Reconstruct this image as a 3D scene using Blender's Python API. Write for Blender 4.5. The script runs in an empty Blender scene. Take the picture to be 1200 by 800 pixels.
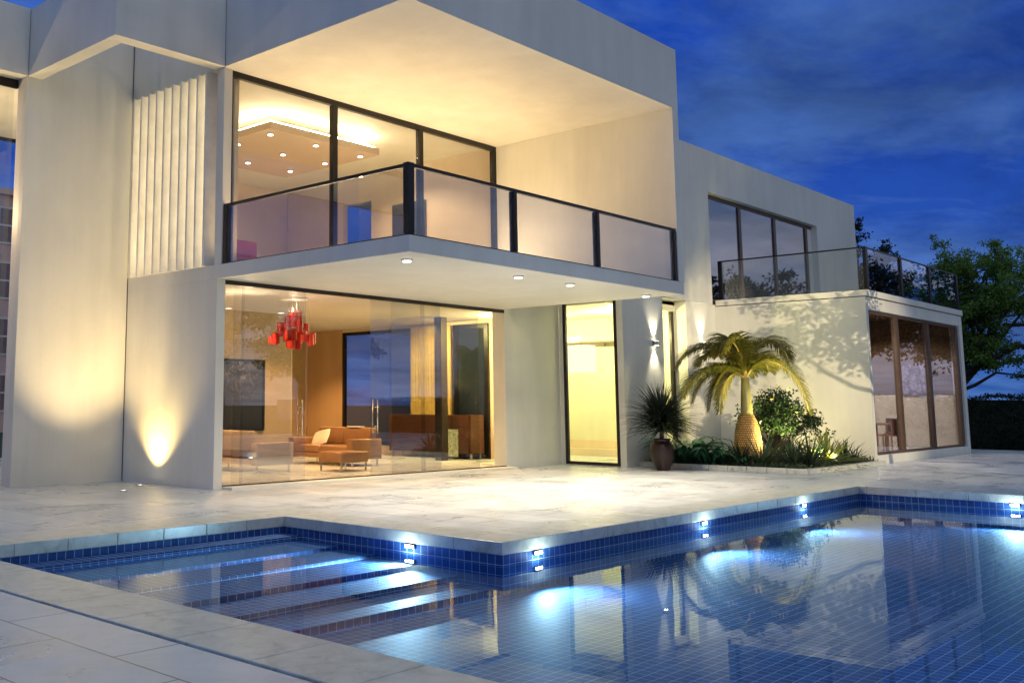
import bpy, math, random
from mathutils import Vector, Matrix
R = math.radians
sc = bpy.context.scene
COL = sc.collection

# ------------------------------------------------------------------ materials
def newmat(name):
    m = bpy.data.materials.new(name); m.use_nodes = True
    nt = m.node_tree; nt.nodes.clear()
    out = nt.nodes.new('ShaderNodeOutputMaterial')
    return m, nt, out
def N(nt, t, **k):
    n = nt.nodes.new(t)
    for a, b in k.items(): setattr(n, a, b)
    return n
def L(nt, a, b): nt.links.new(a, b)
def mathn(nt, op, a, b=None, c=None):
    n = N(nt, 'ShaderNodeMath', operation=op)
    for i, v in enumerate((a, b, c)):
        if v is None: continue
        if isinstance(v, (int, float)): n.inputs[i].default_value = v
        else: L(nt, v, n.inputs[i])
    return n.outputs[0]
def mixc(nt, fac, a, b, mode='MIX'):
    n = N(nt, 'ShaderNodeMix', data_type='RGBA', blend_type=mode)
    for s, v in ((0, fac), (6, a), (7, b)):
        if isinstance(v, (int, float)): n.inputs[s].default_value = v
        elif isinstance(v, tuple): n.inputs[s].default_value = (*v[:3], 1)
        else: L(nt, v, n.inputs[s])
    return n.outputs[2]
def ramp(nt, fac, stops):
    n = N(nt, 'ShaderNodeValToRGB')
    el = n.color_ramp.elements
    while len(el) < len(stops): el.new(.5)
    for e, (p, c) in zip(el, stops):
        e.position = p; e.color = (*c[:3], 1) if isinstance(c, tuple) else (c, c, c, 1)
    L(nt, fac, n.inputs[0]); return n.outputs[0]
def wpos(nt, scale=(1, 1, 1)):
    g = N(nt, 'ShaderNodeNewGeometry'); mp = N(nt, 'ShaderNodeMapping')
    mp.inputs['Scale'].default_value = scale
    L(nt, g.outputs['Position'], mp.inputs['Vector']); return mp.outputs[0]
def noise(nt, vec, scale, detail=4, rough=.55, dist=0):
    n = N(nt, 'ShaderNodeTexNoise'); n.inputs['Scale'].default_value = scale
    n.inputs['Detail'].default_value = detail; n.inputs['Roughness'].default_value = rough
    n.inputs['Distortion'].default_value = dist
    if vec is not None: L(nt, vec, n.inputs['Vector'])
    return n.outputs[0]
def principled(nt, out, col, rough=.5, metal=0, spec=.5, bump=None, bstr=.2, bdist=.01):
    p = N(nt, 'ShaderNodeBsdfPrincipled')
    if isinstance(col, tuple): p.inputs['Base Color'].default_value = (*col, 1)
    else: L(nt, col, p.inputs['Base Color'])
    if isinstance(rough, (int, float)): p.inputs['Roughness'].default_value = rough
    else: L(nt, rough, p.inputs['Roughness'])
    p.inputs['Metallic'].default_value = metal
    p.inputs['Specular IOR Level'].default_value = spec
    if bump is not None:
        b = N(nt, 'ShaderNodeBump'); b.inputs['Strength'].default_value = bstr; b.inputs['Distance'].default_value = bdist
        L(nt, bump, b.inputs['Height']); L(nt, b.outputs[0], p.inputs['Normal'])
    L(nt, p.outputs[0], out.inputs[0]); return p
def simple(name, col, rough=.5, metal=0, var=.12, vs=3, spec=.5, bstr=.1):
    m, nt, out = newmat(name)
    v = wpos(nt); n = noise(nt, v, vs, 5)
    lo = tuple(max(0, c*(1-var)) for c in col); hi = tuple(min(1, c*(1+var)) for c in col)
    c = ramp(nt, n, [(.3, lo), (.7, hi)])
    n2 = noise(nt, v, vs*12, 3)
    principled(nt, out, c, rough, metal, spec, n2, bstr, .004); return m
def plaster(name, col, rough=.55):
    m, nt, out = newmat(name)
    v = wpos(nt)
    a = noise(nt, v, .5, 6, .6); vs = wpos(nt, (1.6, 1.6, .18)); b = noise(nt, vs, 1.3, 5, .65)
    f = mathn(nt, 'ADD', mathn(nt, 'MULTIPLY', a, .55), mathn(nt, 'MULTIPLY', b, .45))
    lo = tuple(c*.87 for c in col); hi = tuple(min(.9, c*1.06) for c in col)
    c = ramp(nt, f, [(.34, lo), (.62, hi)])
    g = noise(nt, v, 55, 4, .6); g2 = noise(nt, v, 4, 4)
    h = mathn(nt, 'ADD', g, mathn(nt, 'MULTIPLY', g2, 1.2))
    r = ramp(nt, b, [(.3, rough-.1), (.7, rough+.12)])
    principled(nt, out, c, r, 0, .4, h, .22, .006); return m
def emis(name, col, s):
    m, nt, out = newmat(name)
    e = N(nt, 'ShaderNodeEmission'); e.inputs[0].default_value = (*col, 1); e.inputs[1].default_value = s
    L(nt, e.outputs[0], out.inputs[0]); return m
def glassy(name, tint, f0, rough=0.0, grad=5):
    m, nt, out = newmat(name)
    lw = N(nt, 'ShaderNodeLayerWeight'); lw.inputs[0].default_value = .5
    f = mathn(nt, 'POWER', lw.outputs['Facing'], grad)
    f = mathn(nt, 'MULTIPLY_ADD', f, 1-f0, f0)
    t = N(nt, 'ShaderNodeBsdfTransparent'); t.inputs[0].default_value = (*tint, 1)
    g = N(nt, 'ShaderNodeBsdfGlossy'); g.inputs['Roughness'].default_value = rough; g.inputs['Color'].default_value = (.95, .97, 1, 1)
    mx = N(nt, 'ShaderNodeMixShader'); L(nt, f, mx.inputs[0]); L(nt, t.outputs[0], mx.inputs[1]); L(nt, g.outputs[0], mx.inputs[2])
    L(nt, mx.outputs[0], out.inputs[0]); return m, nt, g
M = {}
M['plaster'] = plaster('white_render', (.69, .69, .635))
M['plaster_in'] = plaster('interior_render', (.66, .54, .39))
M['hall'] = plaster('hall_render', (.66, .66, .52))
M['tan'] = plaster('tan_render', (.50, .33, .17))
M['soffit'] = plaster('soffit_render', (.74, .70, .64), .5)
M['mocha'] = plaster('mocha_ceiling', (.50, .38, .29))
M['pink'] = plaster('neighbour_render', (.76, .50, .44))
M['frame'] = simple('dark_bronze_frame', (.022, .016, .013), .38, .3, .2, 8)
M['black'] = simple('black_metal', (.012, .011, .012), .32, .4, .2, 8)
M['steel'] = simple('brushed_steel', (.55, .55, .55), .25, 1, .1, 20)
M['brownwin'] = simple('brown_window_frame', (.09, .055, .035), .4, 0, .2, 8)
M['golden'] = simple('golden_lining_canopy_tone', (.105, .058, .018), .6, 0, .1, 3)  # on the annex walls this brown carries the reflected tree canopy
M['joint'] = simple('shadow_gap', (.03, .03, .03), .8)
M['glass'] = glassy('window_glass', (.93, .94, .93), .075)[0]
M['glass_door'] = glassy('sliding_glass', (.89, .89, .88), .09)[0]
M['glass_coat'] = glassy('coated_window_glass', (.84, .82, .80), .15)[0]
M['glass_mirror'] = glassy('reflective_window_glass', (.7, .7, .72), .34)[0]
M['glass_rail'] = glassy('railing_glass', (.88, .89, .94), .12)[0]
for n_ in M['glass_rail'].node_tree.nodes:
    if n_.type == 'BSDF_GLOSSY': n_.inputs['Color'].default_value = (.80, .92, 1, 1)
M['leather'] = simple('tan_leather', (.27, .135, .06), .42, 0, .12, 5)
M['ivory'] = simple('ivory_leather', (.60, .47, .36), .45, 0, .08, 5)
M['cushion'] = simple('cream_cushion', (.7, .62, .5), .8)
M['redshade'] = simple('red_lamp_shade', (.55, .025, .006), .4, 0, .2, 10)
M['terracotta'] = simple('dark_red_glaze', (.022, .007, .005), .3, 0, .5, 7)
M['bark'] = simple('tree_bark', (.07, .05, .035), .85, 0, .4, 6, bstr=.8)
M['soil'] = simple('dark_soil', (.035, .026, .018), .95, 0, .5, 14, bstr=1)
M['grass'] = simple('night_lawn', (.03, .05, .02), .95, 0, .4, 2, bstr=1)
M['white'] = simple('white_paint', (.78, .76, .72), .4)
M['redchair'] = simple('red_fabric', (.32, .05, .035), .8)
M['chairblue'] = simple('dusky_blue_fabric', (.16, .16, .24), .7)
M['chairpink'] = simple('salmon_fabric', (.5, .26, .2), .7)
M['tabletop'] = simple('pale_table_wood', (.4, .26, .17), .35)
M['curtain'] = simple('golden_curtain', (.60, .42, .13), .8, 0, .15, 6)
M['blindpane'] = simple('dusky_pink_blind', (.26, .17, .17), .3)
M['tv'] = simple('dark_screen', (.015, .02, .03), .12)

def wood(name, c1, c2):
    m, nt, out = newmat(name)
    v = wpos(nt, (1, .7, 9)); n = noise(nt, v, 2.2, 7, .6, 1.2)
    c = ramp(nt, n, [(.3, c1), (.55, c2), (.75, c1)])
    principled(nt, out, c, .28, 0, .5, n, .1, .003); return m
M['wood'] = wood('rosewood_veneer', (.03, .012, .007), (.085, .034, .017))
def speckle():
    m, nt, out = newmat('speckled_green_stone')
    v = wpos(nt); n = noise(nt, v, 14, 8, .75, 1.5)
    c = ramp(nt, n, [(.36, (.08, .10, .05)), (.5, (.38, .42, .28)), (.62, (.75, .78, .62))])
    principled(nt, out, c, .25); return m
M['speckle'] = speckle()
def terrace_mat(name, mortar=.008, warm=0):
    m, nt, out = newmat(name)
    g = N(nt, 'ShaderNodeNewGeometry'); sx = N(nt, 'ShaderNodeSeparateXYZ'); L(nt, g.outputs['Position'], sx.inputs[0])
    cb = N(nt, 'ShaderNodeCombineXYZ'); L(nt, sx.outputs[1], cb.inputs[0]); L(nt, mathn(nt, 'ADD', sx.outputs[0], .02), cb.inputs[1])
    br = N(nt, 'ShaderNodeTexBrick'); br.offset = .5; br.squash = 1
    L(nt, cb.outputs[0], br.inputs['Vector'])
    br.inputs['Scale'].default_value = 1; br.inputs['Brick Width'].default_value = 1.32; br.inputs['Row Height'].default_value = .66
    br.inputs['Mortar Size'].default_value = mortar; br.inputs['Mortar Smooth'].default_value = .3
    br.inputs['Color1'].default_value = (.82, .84, .86, 1); br.inputs['Color2'].default_value = (1, 1, 1, 1); br.inputs['Mortar'].default_value = (.20, .20, .20, 1)
    v = wpos(nt, (.8, 1.3, 1)); a = noise(nt, v, .8, 9, .60, .8)
    b = noise(nt, wpos(nt), 5, 8, .65, .5)
    f = mathn(nt, 'ADD', mathn(nt, 'MULTIPLY', a, .68), mathn(nt, 'MULTIPLY', b, .32))
    c = ramp(nt, f, [(.34, (.44, .47, .48)), (.48, (.58, .61, .61)), (.62, (.70, .715, .70))])
    c = mixc(nt, 1, c, br.outputs['Color'], 'MULTIPLY')
    r = ramp(nt, a, [(.35, .24), (.65, .40)])
    h = mathn(nt, 'ADD', mathn(nt, 'MULTIPLY', br.outputs['Fac'], -1.0), mathn(nt, 'MULTIPLY', b, .15))
    principled(nt, out, c, r, 0, .55, h, .3, .003); return m
M['terrace'] = terrace_mat('marble_paving')
def coping_mat():
    m, nt, out = newmat('marble_coping')
    b = noise(nt, wpos(nt), 5, 9, .7, .8); s = noise(nt, wpos(nt), 1.1, 4, .6)
    c = ramp(nt, b, [(.32, (.30, .33, .29)), (.47, (.52, .54, .50)), (.65, (.66, .66, .61))])
    c = mixc(nt, mathn(nt, 'MULTIPLY', s, .5), c, (.42, .45, .36))
    principled(nt, out, c, .33, 0, .5, b, .25, .004); return m
M['coping'] = coping_mat()
def tile_mat(name, ax, c1, c2, grout, size=.105):
    m, nt, out = newmat(name)
    g = N(nt, 'ShaderNodeNewGeometry'); sx = N(nt, 'ShaderNodeSeparateXYZ'); L(nt, g.outputs['Position'], sx.inputs[0])
    cb = N(nt, 'ShaderNodeCombineXYZ')
    L(nt, sx.outputs[ax[0]], cb.inputs[0]); L(nt, mathn(nt, 'ADD', sx.outputs[ax[1]], .025 if ax[1] == 2 else 0), cb.inputs[1])
    br = N(nt, 'ShaderNodeTexBrick'); br.offset = 0; br.squash = 1; L(nt, cb.outputs[0], br.inputs['Vector'])
    br.inputs['Scale'].default_value = 1; br.inputs['Brick Width'].default_value = size; br.inputs['Row Height'].default_value = size
    br.inputs['Mortar Size'].default_value = .0034; br.inputs['Mortar Smooth'].default_value = .2; br.inputs['Bias'].default_value = 0
    br.inputs['Color1'].default_value = (*c1, 1); br.inputs['Color2'].default_value = (*c2, 1); br.inputs['Mortar'].default_value = (*grout, 1)
    n = noise(nt, wpos(nt), 3, 5); c = mixc(nt, mathn(nt, 'MULTIPLY', n, .45), br.outputs['Color'], (.02, .05, .2))
    principled(nt, out, c, .65, 0, .15, mathn(nt, 'MULTIPLY', br.outputs['Fac'], -1), .3, .003); return m
TC = ((.016, .060, .20), (.034, .105, .30), (.42, .60, .76))
M['tile_f'] = tile_mat('pool_tile_floor', (0, 1), *TC)
M['tile_x'] = tile_mat('pool_tile_wall', (0, 2), *TC)
M['tile_y'] = tile_mat('pool_tile_side', (1, 2), *TC)
def water():
    m, nt, g = glassy('pool_water', (.80, .94, 1.0), .015, 0, 7.6)
    out = [n for n in nt.nodes if n.type == 'OUTPUT_MATERIAL'][0]
    v = wpos(nt, (1, 1.3, 1)); n = noise(nt, v, 2.2, 3, .5); b = N(nt, 'ShaderNodeBump'); b.inputs['Strength'].default_value = .045; b.inputs['Distance'].default_value = .02; g.inputs['Color'].default_value = (.76, .88, 1, 1)
    L(nt, n, b.inputs['Height']); L(nt, b.outputs[0], g.inputs['Normal']); return m
M['water'] = water()
def leafmat(name, lo, hi, rough=.45, trans=.25):
    m, nt, out = newmat(name)
    n = noise(nt, wpos(nt), 1.7, 4); n2 = noise(nt, wpos(nt), 23, 2)
    c = ramp(nt, mathn(nt, 'ADD', mathn(nt, 'MULTIPLY', n, .6), mathn(nt, 'MULTIPLY', n2, .4)), [(.36, lo), (.64, hi)])
    p = principled(nt, out, c, rough, 0, .4)
    t = N(nt, 'ShaderNodeBsdfTranslucent'); L(nt, c, t.inputs[0])
    mx = N(nt, 'ShaderNodeMixShader'); mx.inputs[0].default_value = trans
    L(nt, p.outputs[0], mx.inputs[1]); L(nt, t.outputs[0], mx.inputs[2]); L(nt, mx.outputs[0], out.inputs[0]); return m
M['leaf'] = leafmat('tree_leaves', (.05, .12, .012), (.24, .38, .06), .4, .35)
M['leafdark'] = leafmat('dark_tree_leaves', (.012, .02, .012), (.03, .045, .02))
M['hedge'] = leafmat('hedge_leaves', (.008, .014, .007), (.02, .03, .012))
M['palm'] = leafmat('palm_leaflets', (.07, .10, .02), (.27, .23, .04), .45, .4)
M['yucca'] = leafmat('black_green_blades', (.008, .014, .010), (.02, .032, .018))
M['lush'] = leafmat('glossy_green_leaves', (.015, .075, .035), (.035, .15, .065), .3)
M['agave'] = leafmat('grey_green_blades', (.03, .055, .03), (.07, .11, .06))
M['limeagave'] = leafmat('lime_blades', (.14, .18, .02), (.3, .32, .05))
M['shrub'] = leafmat('shrub_leaves', (.012, .032, .010), (.03, .065, .018), .3)
M['petal'] = simple('yellow_petals', (.75, .68, .12), .6)
M['rachis'] = simple('golden_frond_stalk', (.35, .26, .05), .5)
def palmtrunk():
    m, nt, out = newmat('bottle_palm_trunk')
    tc = N(nt, 'ShaderNodeTexCoord')
    br = N(nt, 'ShaderNodeTexBrick'); br.offset = .5; L(nt, tc.outputs['UV'], br.inputs['Vector'])
    br.inputs['Scale'].default_value = 1; br.inputs['Brick Width'].default_value = .052; br.inputs['Row Height'].default_value = .050
    br.inputs['Mortar Size'].default_value = .011; br.inputs['Mortar Smooth'].default_value = .6
    br.inputs['Color1'].default_value = (.42, .25, .07, 1); br.inputs['Color2'].default_value = (.55, .36, .10, 1); br.inputs['Mortar'].default_value = (.10, .035, .015, 1)
    principled(nt, out, br.outputs['Color'], .6, 0, .4, mathn(nt, 'MULTIPLY', br.outputs['Fac'], -1), 1, .03); return m
M['palmtrunk'] = palmtrunk()
M['shaft'] = simple('crown_shaft', (.20, .19, .06), .45)
def painting():
    m, nt, out = newmat('blossom_tree_canvas')
    v = wpos(nt); n = noise(nt, v, 9, 8, .8, .8); big = noise(nt, v, 1.6, 2)
    g = N(nt, 'ShaderNodeNewGeometry'); sx = N(nt, 'ShaderNodeSeparateXYZ'); L(nt, g.outputs['Position'], sx.inputs[0])
    up = mathn(nt, 'MULTIPLY', mathn(nt, 'SUBTRACT', sx.outputs[2], 1.45), 1.1)
    r = mathn(nt, 'ABSOLUTE', mathn(nt, 'SUBTRACT', sx.outputs[0], 14.62)); rr = mathn(nt, 'SUBTRACT', 1.15, mathn(nt, 'MULTIPLY', r, 1.7))
    mask = mathn(nt, 'MULTIPLY', mathn(nt, 'MINIMUM', mathn(nt, 'MAXIMUM', up, 0.0), 1.0), mathn(nt, 'MAXIMUM', rr, 0.0))
    s = ramp(nt, n, [(.5, 0.0), (.62, 1.0)])
    sp = mathn(nt, 'MULTIPLY', s, mask)
    c = mixc(nt, sp, (.012, .013, .022), (.55, .48, .42))
    principled(nt, out, c, .35); return m
M['painting'] = painting()
M['em_down'] = emis('downlight_glow', (1, .93, .82), 9)
M['em_cove'] = emis('cove_led', (1, .80, .50), 70)
M['em_strip'] = emis('assumed_fin_led', (1, .80, .46), 17)
M['em_pool'] = emis('pool_light_glow', (1, .95, .85), 26)
M['em_sconce'] = emis('sconce_glow', (1, .9, .65), 40)
M['em_lamp'] = emis('paper_shade_glow', (1, .93, .68), 1.5)
M['em_tube'] = emis('wall_wash_tube', (1, .83, .42), 9)
M['em_red'] = emis('red_shade_inside', (1, .14, .03), 2.5)

# ------------------------------------------------------------------ mesh builder
class MB:
    def __init__(s): s.v = []; s.f = []; s.mi = []; s.uv = None; s.smooth = False; s.k = 0
    def quad(s, a, b, c, d): n = len(s.v); s.v += [a, b, c, d]; s.f.append((n, n+1, n+2, n+3)); s.mi.append(s.k)
    def tri(s, a, b, c): n = len(s.v); s.v += [a, b, c]; s.f.append((n, n+1, n+2)); s.mi.append(s.k)
    def box(s, x0, x1, y0, y1, z0, z1):
        n = len(s.v)
        s.v += [(x, y, z) for z in (z0, z1) for y in (y0, y1) for x in (x0, x1)]
        for q in ((0, 2, 3, 1), (4, 5, 7, 6), (0, 1, 5, 4), (2, 6, 7, 3), (0, 4, 6, 2), (1, 3, 7, 5)):
            s.f.append(tuple(n+i for i in q)); s.mi.append(s.k)
        return s
    def tube(s, pts, rads, sides=8, cap=True):
        pts = [Vector(p) for p in pts]; rings = []
        ref = Vector((0, 0, 1))
        for i, p in enumerate(pts):
            d = (pts[min(i+1, len(pts)-1)] - pts[max(i-1, 0)]).normalized()
            if abs(d.dot(ref)) > .95: ref = Vector((1, 0, 0)) if abs(d.x) < .9 else Vector((0, 1, 0))
            a = d.cross(ref).normalized(); b = d.cross(a).normalized(); r = rads[i] if isinstance(rads, (list, tuple)) else rads
            n = len(s.v); rings.append(n)
            for j in range(sides):
                t = 2*math.pi*j/sides; q = p + (a*math.cos(t)+b*math.sin(t))*r; s.v.append(tuple(q))
        for i in range(len(rings)-1):
            for j in range(sides):
                s.f.append((rings[i]+j, rings[i]+(j+1) % sides, rings[i+1]+(j+1) % sides, rings[i+1]+j)); s.mi.append(s.k)
        if cap:
            s.f.append(tuple(rings[0]+j for j in range(sides))[::-1]); s.mi.append(s.k)
            s.f.append(tuple(rings[-1]+j for j in range(sides))); s.mi.append(s.k)
        return s
    def lathe(s, c, prof, seg=24):
        rings = []
        for r, z in prof:
            n = len(s.v); rings.append(n)
            for j in range(seg):
                t = 2*math.pi*j/seg; s.v.append((c[0]+r*math.cos(t), c[1]+r*math.sin(t), c[2]+z))
        for i in range(len(rings)-1):
            for j in range(seg):
                s.f.append((rings[i]+j, rings[i]+(j+1) % seg, rings[i+1]+(j+1) % seg, rings[i+1]+j)); s.mi.append(s.k)
        s.f.append(tuple(rings[0]+j for j in range(seg))[::-1]); s.f.append(tuple(rings[-1]+j for j in range(seg))); s.mi += [s.k, s.k]
        return s
    def build(s, name, mats, parent=None, bevel=0, smooth=False, org=None):
        if org is None: org = Vector(parent['_o']) if parent is not None else Vector((0, 0, 0))
        me = bpy.data.meshes.new(name)
        me.from_pydata([(x-org[0], y-org[1], z-org[2]) for x, y, z in s.v], [], s.f)
        if not isinstance(mats, (list, tuple)): mats = [mats]
        for m in mats: me.materials.append(m)
        if any(s.mi): me.polygons.foreach_set('material_index', s.mi)
        if smooth: me.polygons.foreach_set('use_smooth', [True]*len(me.polygons))
        me.update()
        o = bpy.data.objects.new(name, me); COL.objects.link(o)
        if parent is not None: o.parent = parent; o['_o'] = tuple(org)
        else:
            o.location = org; o['_o'] = tuple(org)
        if bevel:
            b = o.modifiers.new('bevel', 'BEVEL'); b.width = bevel; b.segments = 2; b.limit_method = 'ANGLE'; b.angle_limit = R(40)
        return o
def tag(o, label=None, cat=None, group=None, kind=None):
    if label: o['label'] = label
    if cat: o['category'] = cat
    if group: o['group'] = group
    if kind: o['kind'] = kind
    return o
def thing(name, loc, label, cat, group=None):
    o = bpy.data.objects.new(name, None); COL.objects.link(o); o.location = loc; o['_o'] = tuple(loc)
    o.empty_display_size = .2
    return tag(o, label, cat, group)
def bx(x0, x1, y0, y1, z0, z1): return MB().box(x0, x1, y0, y1, z0, z1)
def lamp(kind, loc, power, col, target=None, parent=None, **k):
    d = bpy.data.lights.new('lamp', kind); d.energy = power; d.color = col
    for a, b in k.items(): setattr(d, a, b)
    o = bpy.data.objects.new('lamp_light', d); COL.objects.link(o)
    if target is not None:
        dr = Vector(target) - Vector(loc); o.rotation_euler = dr.to_track_quat('-Z', 'Y').to_euler()
    if parent is not None:
        o.parent = parent; o.location = Vector(loc) - Vector(parent['_o'])
    else: o.location = loc
    return o
WARM = (1, .70, .36); WARM2 = (1, .82, .58); YEL = (1, .84, .34)

# ------------------------------------------------------------------ camera, world, sun
cam = bpy.data.cameras.new('camera'); co = bpy.data.objects.new('camera', cam); COL.objects.link(co); sc.camera = co
cam.sensor_fit = 'HORIZONTAL'; cam.sensor_width = 36; cam.lens = 36*1178.68/1200
cam.shift_x = (600-411.49)/1200; cam.shift_y = -(400-321.06)/1200; cam.clip_end = 3000; cam.clip_start = .05
co.location = (0, 0, 1.46)
co.matrix_world = Matrix.Translation((0, 0, 1.46)) @ Matrix.Rotation(-.779442, 4, 'Z') @ Matrix.Rotation(math.pi/2+.1273314, 4, 'X') @ Matrix.Rotation(.001142, 4, 'Z')

SUNDIR = Vector((.64, .72, -.33)).normalized()      # direction the light travels
w = bpy.data.worlds.new('World'); sc.world = w; w.use_nodes = True
nt = w.node_tree; nt.nodes.clear()
out = N(nt, 'ShaderNodeOutputWorld'); bg = N(nt, 'ShaderNodeBackground'); L(nt, bg.outputs[0], out.inputs[0])
tc = N(nt, 'ShaderNodeTexCoord'); sx = N(nt, 'ShaderNodeSeparateXYZ'); L(nt, tc.outputs['Generated'], sx.inputs[0])
Z = sx.outputs[2]
elev = mathn(nt, 'MAXIMUM', Z, 0.0)
blue = ramp(nt, elev, [(0, (.028, .10, .35)), (.10, (.020, .080, .38)), (.24, (.011, .056, .36)), (.46, (.012, .076, .55)), (.64, (.12, .26, .48)), (1, (.74, .90, 1.0))])
# afterglow opposite the house
dt = N(nt, 'ShaderNodeVectorMath', operation='DOT_PRODUCT'); L(nt, tc.outputs['Generated'], dt.inputs[0]); dt.inputs[1].default_value = (.35, -.94, 0)
glowaz = ramp(nt, mathn(nt, 'MULTIPLY_ADD', dt.outputs['Value'], .5, .5), [(.60, 0.0), (.84, 1.0)])
glow = ramp(nt, elev, [(0, (.40, .38, .46)), (.10, (.24, .29, .45)), (.24, (.04, .12, .29)), (.60, (.13, .27, .42)), (1, (.74, .90, 1.0))])
base = mixc(nt, glowaz, blue, glow)
# clouds: project the direction on a flat layer
inv = mathn(nt, 'DIVIDE', 1.0, mathn(nt, 'ADD', elev, .10))
cv = N(nt, 'ShaderNodeCombineXYZ'); L(nt, mathn(nt, 'MULTIPLY', sx.outputs[0], inv), cv.inputs[0]); L(nt, mathn(nt, 'MULTIPLY', sx.outputs[1], inv), cv.inputs[1])
mp = N(nt, 'ShaderNodeMapping'); mp.inputs['Rotation'].default_value = (0, 0, R(35)); mp.inputs['Scale'].default_value = (.80, 1.15, 1); L(nt, cv.outputs[0], mp.inputs[0])
cl = noise(nt, mp.outputs[0], 1.5, 11, .62, .35)
cm = ramp(nt, cl, [(.40, 0.0), (.60, 1.0)])
cdark = ramp(nt, noise(nt, mp.outputs[0], .9, 7, .6, .5), [(.36, .62), (.58, 1.14)])
ccol = mixc(nt, glowaz, (.070, .165, .46), (.44, .44, .53))
base = mixc(nt, mathn(nt, 'MULTIPLY', cm, .75), base, ccol)
base = mixc(nt, 1, base, cdark, 'MULTIPLY')
sky = N(nt, 'ShaderNodeTexSky', sky_type='NISHITA'); sky.sun_disc = False; sky.sun_elevation = R(1.0); sky.sun_rotation = math.atan2(-SUNDIR.x, -SUNDIR.y)
skm = mixc(nt, 1, sky.outputs[0], (.0015, .002, .003), 'MULTIPLY')
base = mixc(nt, 1, base, skm, 'ADD')
L(nt, base, bg.inputs[0]); bg.inputs[1].default_value = 1.0

sd = bpy.data.lights.new('sun', 'SUN'); sd.energy = .16; sd.angle = R(1.2); sd.color = (1, .80, .58)
so = bpy.data.objects.new('sun', sd); COL.objects.link(so); so.rotation_euler = SUNDIR.to_track_quat('-Z', 'Y').to_euler(); so.location = (0, 0, 30)

# ------------------------------------------------------------------ pool, terrace, ground
PX0, PX1, PY0, PY1 = 4.45, 19.25, -3.0, 6.62        # main basin
AX, AY = 8.78, 10.12                                # stepped alcove
CW = .66                                            # coping width
FZ, WZ, CB = -.54, -.245, -.13
def st(name, mb, m, **k): return tag(mb.build(name, m, **k), kind='structure')
g = MB()
x0, x1, y0, y1 = PX0-CW, PX1+CW, PY0-CW, PY1+CW
g.quad((-400, -400, -.02), (x0-.06, -400, -.02), (x0-.06, 400, -.02), (-400, 400, -.02))
g.quad((x1, -400, -.02), (500, -400, -.02), (500, 400, -.02), (x1, 400, -.02))
g.quad((x0-.06, -400, -.02), (x1, -400, -.02), (x1, y0, -.02), (x0-.06, y0, -.02))
g.quad((x0-.06, AY+CW, -.02), (x1, AY+CW, -.02), (x1, 400, -.02), (x0-.06, 400, -.02))
g.quad((AX+CW, y1, -.02), (x1, y1, -.02), (x1, AY+CW, -.02), (AX+CW, AY+CW, -.02))
st('ground', g, M['grass'])
t = MB()
TX0, TX1, TY0, TY1 = -14, 37.6, -9, 26
t.box(TX0, x0-.045, TY0, TY1, -.015, 0)
t.box(x1, TX1, TY0, TY1, -.015, 0)
t.box(x0-.045, x1, TY0, y0, -.015, 0)
t.box(x0-.045, x1, AY+CW, TY1, -.015, 0)
t.box(AX+CW, x1, y1, AY+CW, -.015, 0)
st('terrace', t, M['terrace'])
dr = bx(x0-.045, x0-.003, y0, AY+CW, -.05, -.03); st('terrace_drain', dr, M['joint'])
# coping stones
c = MB()
def stones(horizontal, a0, a1, b0, b1, step=.75):
    n = max(1, round((a1-a0)/step)); d = (a1-a0)/n
    for i in range(n):
        p, q = a0+i*d+.0025, a0+(i+1)*d-.0025
        if horizontal: c.box(p, q, b0, b1, CB, .003)
        else: c.box(b0, b1, p, q, CB, .003)
stones(True, AX, PX1, PY1, PY1+CW, .70)
stones(True, PX0, AX, AY, AY+CW, .66)
stones(False, PY1+CW, AY, AX, AX+CW, .72)
c.box(AX+.0025, AX+CW, AY, AY+CW, CB, .003)
stones(False, PY0, AY+CW, PX0-CW, PX0-.0025, .78)
stones(False, PY0, PY1+CW, PX1+.0025, PX1+CW, .78)
stones(True, PX0-CW, PX1+CW, PY0-CW, PY0-.0025, .78)
st('pool_coping', c, M['coping'], bevel=.007)
# basin
b = MB(); e = .012    # tiled walls stand back a little under the coping
b.k = 0
b.quad((PX0-.2, PY0-.2, FZ), (PX1+.2, PY0-.2, FZ), (PX1+.2, PY1+e, FZ), (PX0-.2, PY1+e, FZ))
NOSE = [(9.8, -.215), (9.05, -.270), (8.47, -.312), (7.82, -.352), (7.23, -.405), (6.66, -.465)]
prev = AY+.1
for i, (y, z) in enumerate(NOSE):
    b.k = 0; b.quad((PX0-.1, y, z), (AX+e, y, z), (AX+e, prev, z), (PX0-.1, prev, z))
    zn = NOSE[i+1][1] if i+1 < len(NOSE) else FZ
    b.k = 1; b.quad((PX0-.1, y, zn), (AX+e, y, zn), (AX+e, y, z), (PX0-.1, y, z)); prev = y
b.k = 1
b.quad((AX+e, PY1+e, FZ-.05), (PX1+e, PY1+e, FZ-.05), (PX1+e, PY1+e, CB), (AX+e, PY1+e, CB))
b.quad((PX0-.1, AY+e, FZ), (AX+e, AY+e, FZ), (AX+e, AY+e, CB), (PX0-.1, AY+e, CB))
b.quad((PX0-e, PY0-e, FZ), (PX1+e, PY0-e, FZ), (PX1+e, PY0-e, CB), (PX0-e, PY0-e, CB))
b.k = 2
b.quad((AX+e, PY1+e, FZ), (AX+e, AY+e, FZ), (AX+e, AY+e, CB), (AX+e, PY1+e, CB))
b.quad((PX1+e, PY0-e, FZ), (PX1+e, PY1+e, FZ), (PX1+e, PY1+e, CB), (PX1+e, PY0-e, CB))
b.quad((PX0-e, PY0-e, FZ), (PX0-e, AY+e, FZ), (PX0-e, AY+e, CB), (PX0-e, PY0-e, CB))
st('pool_basin', b, [M['tile_f'], M['tile_x'], M['tile_y']])
wv = MB()
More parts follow.
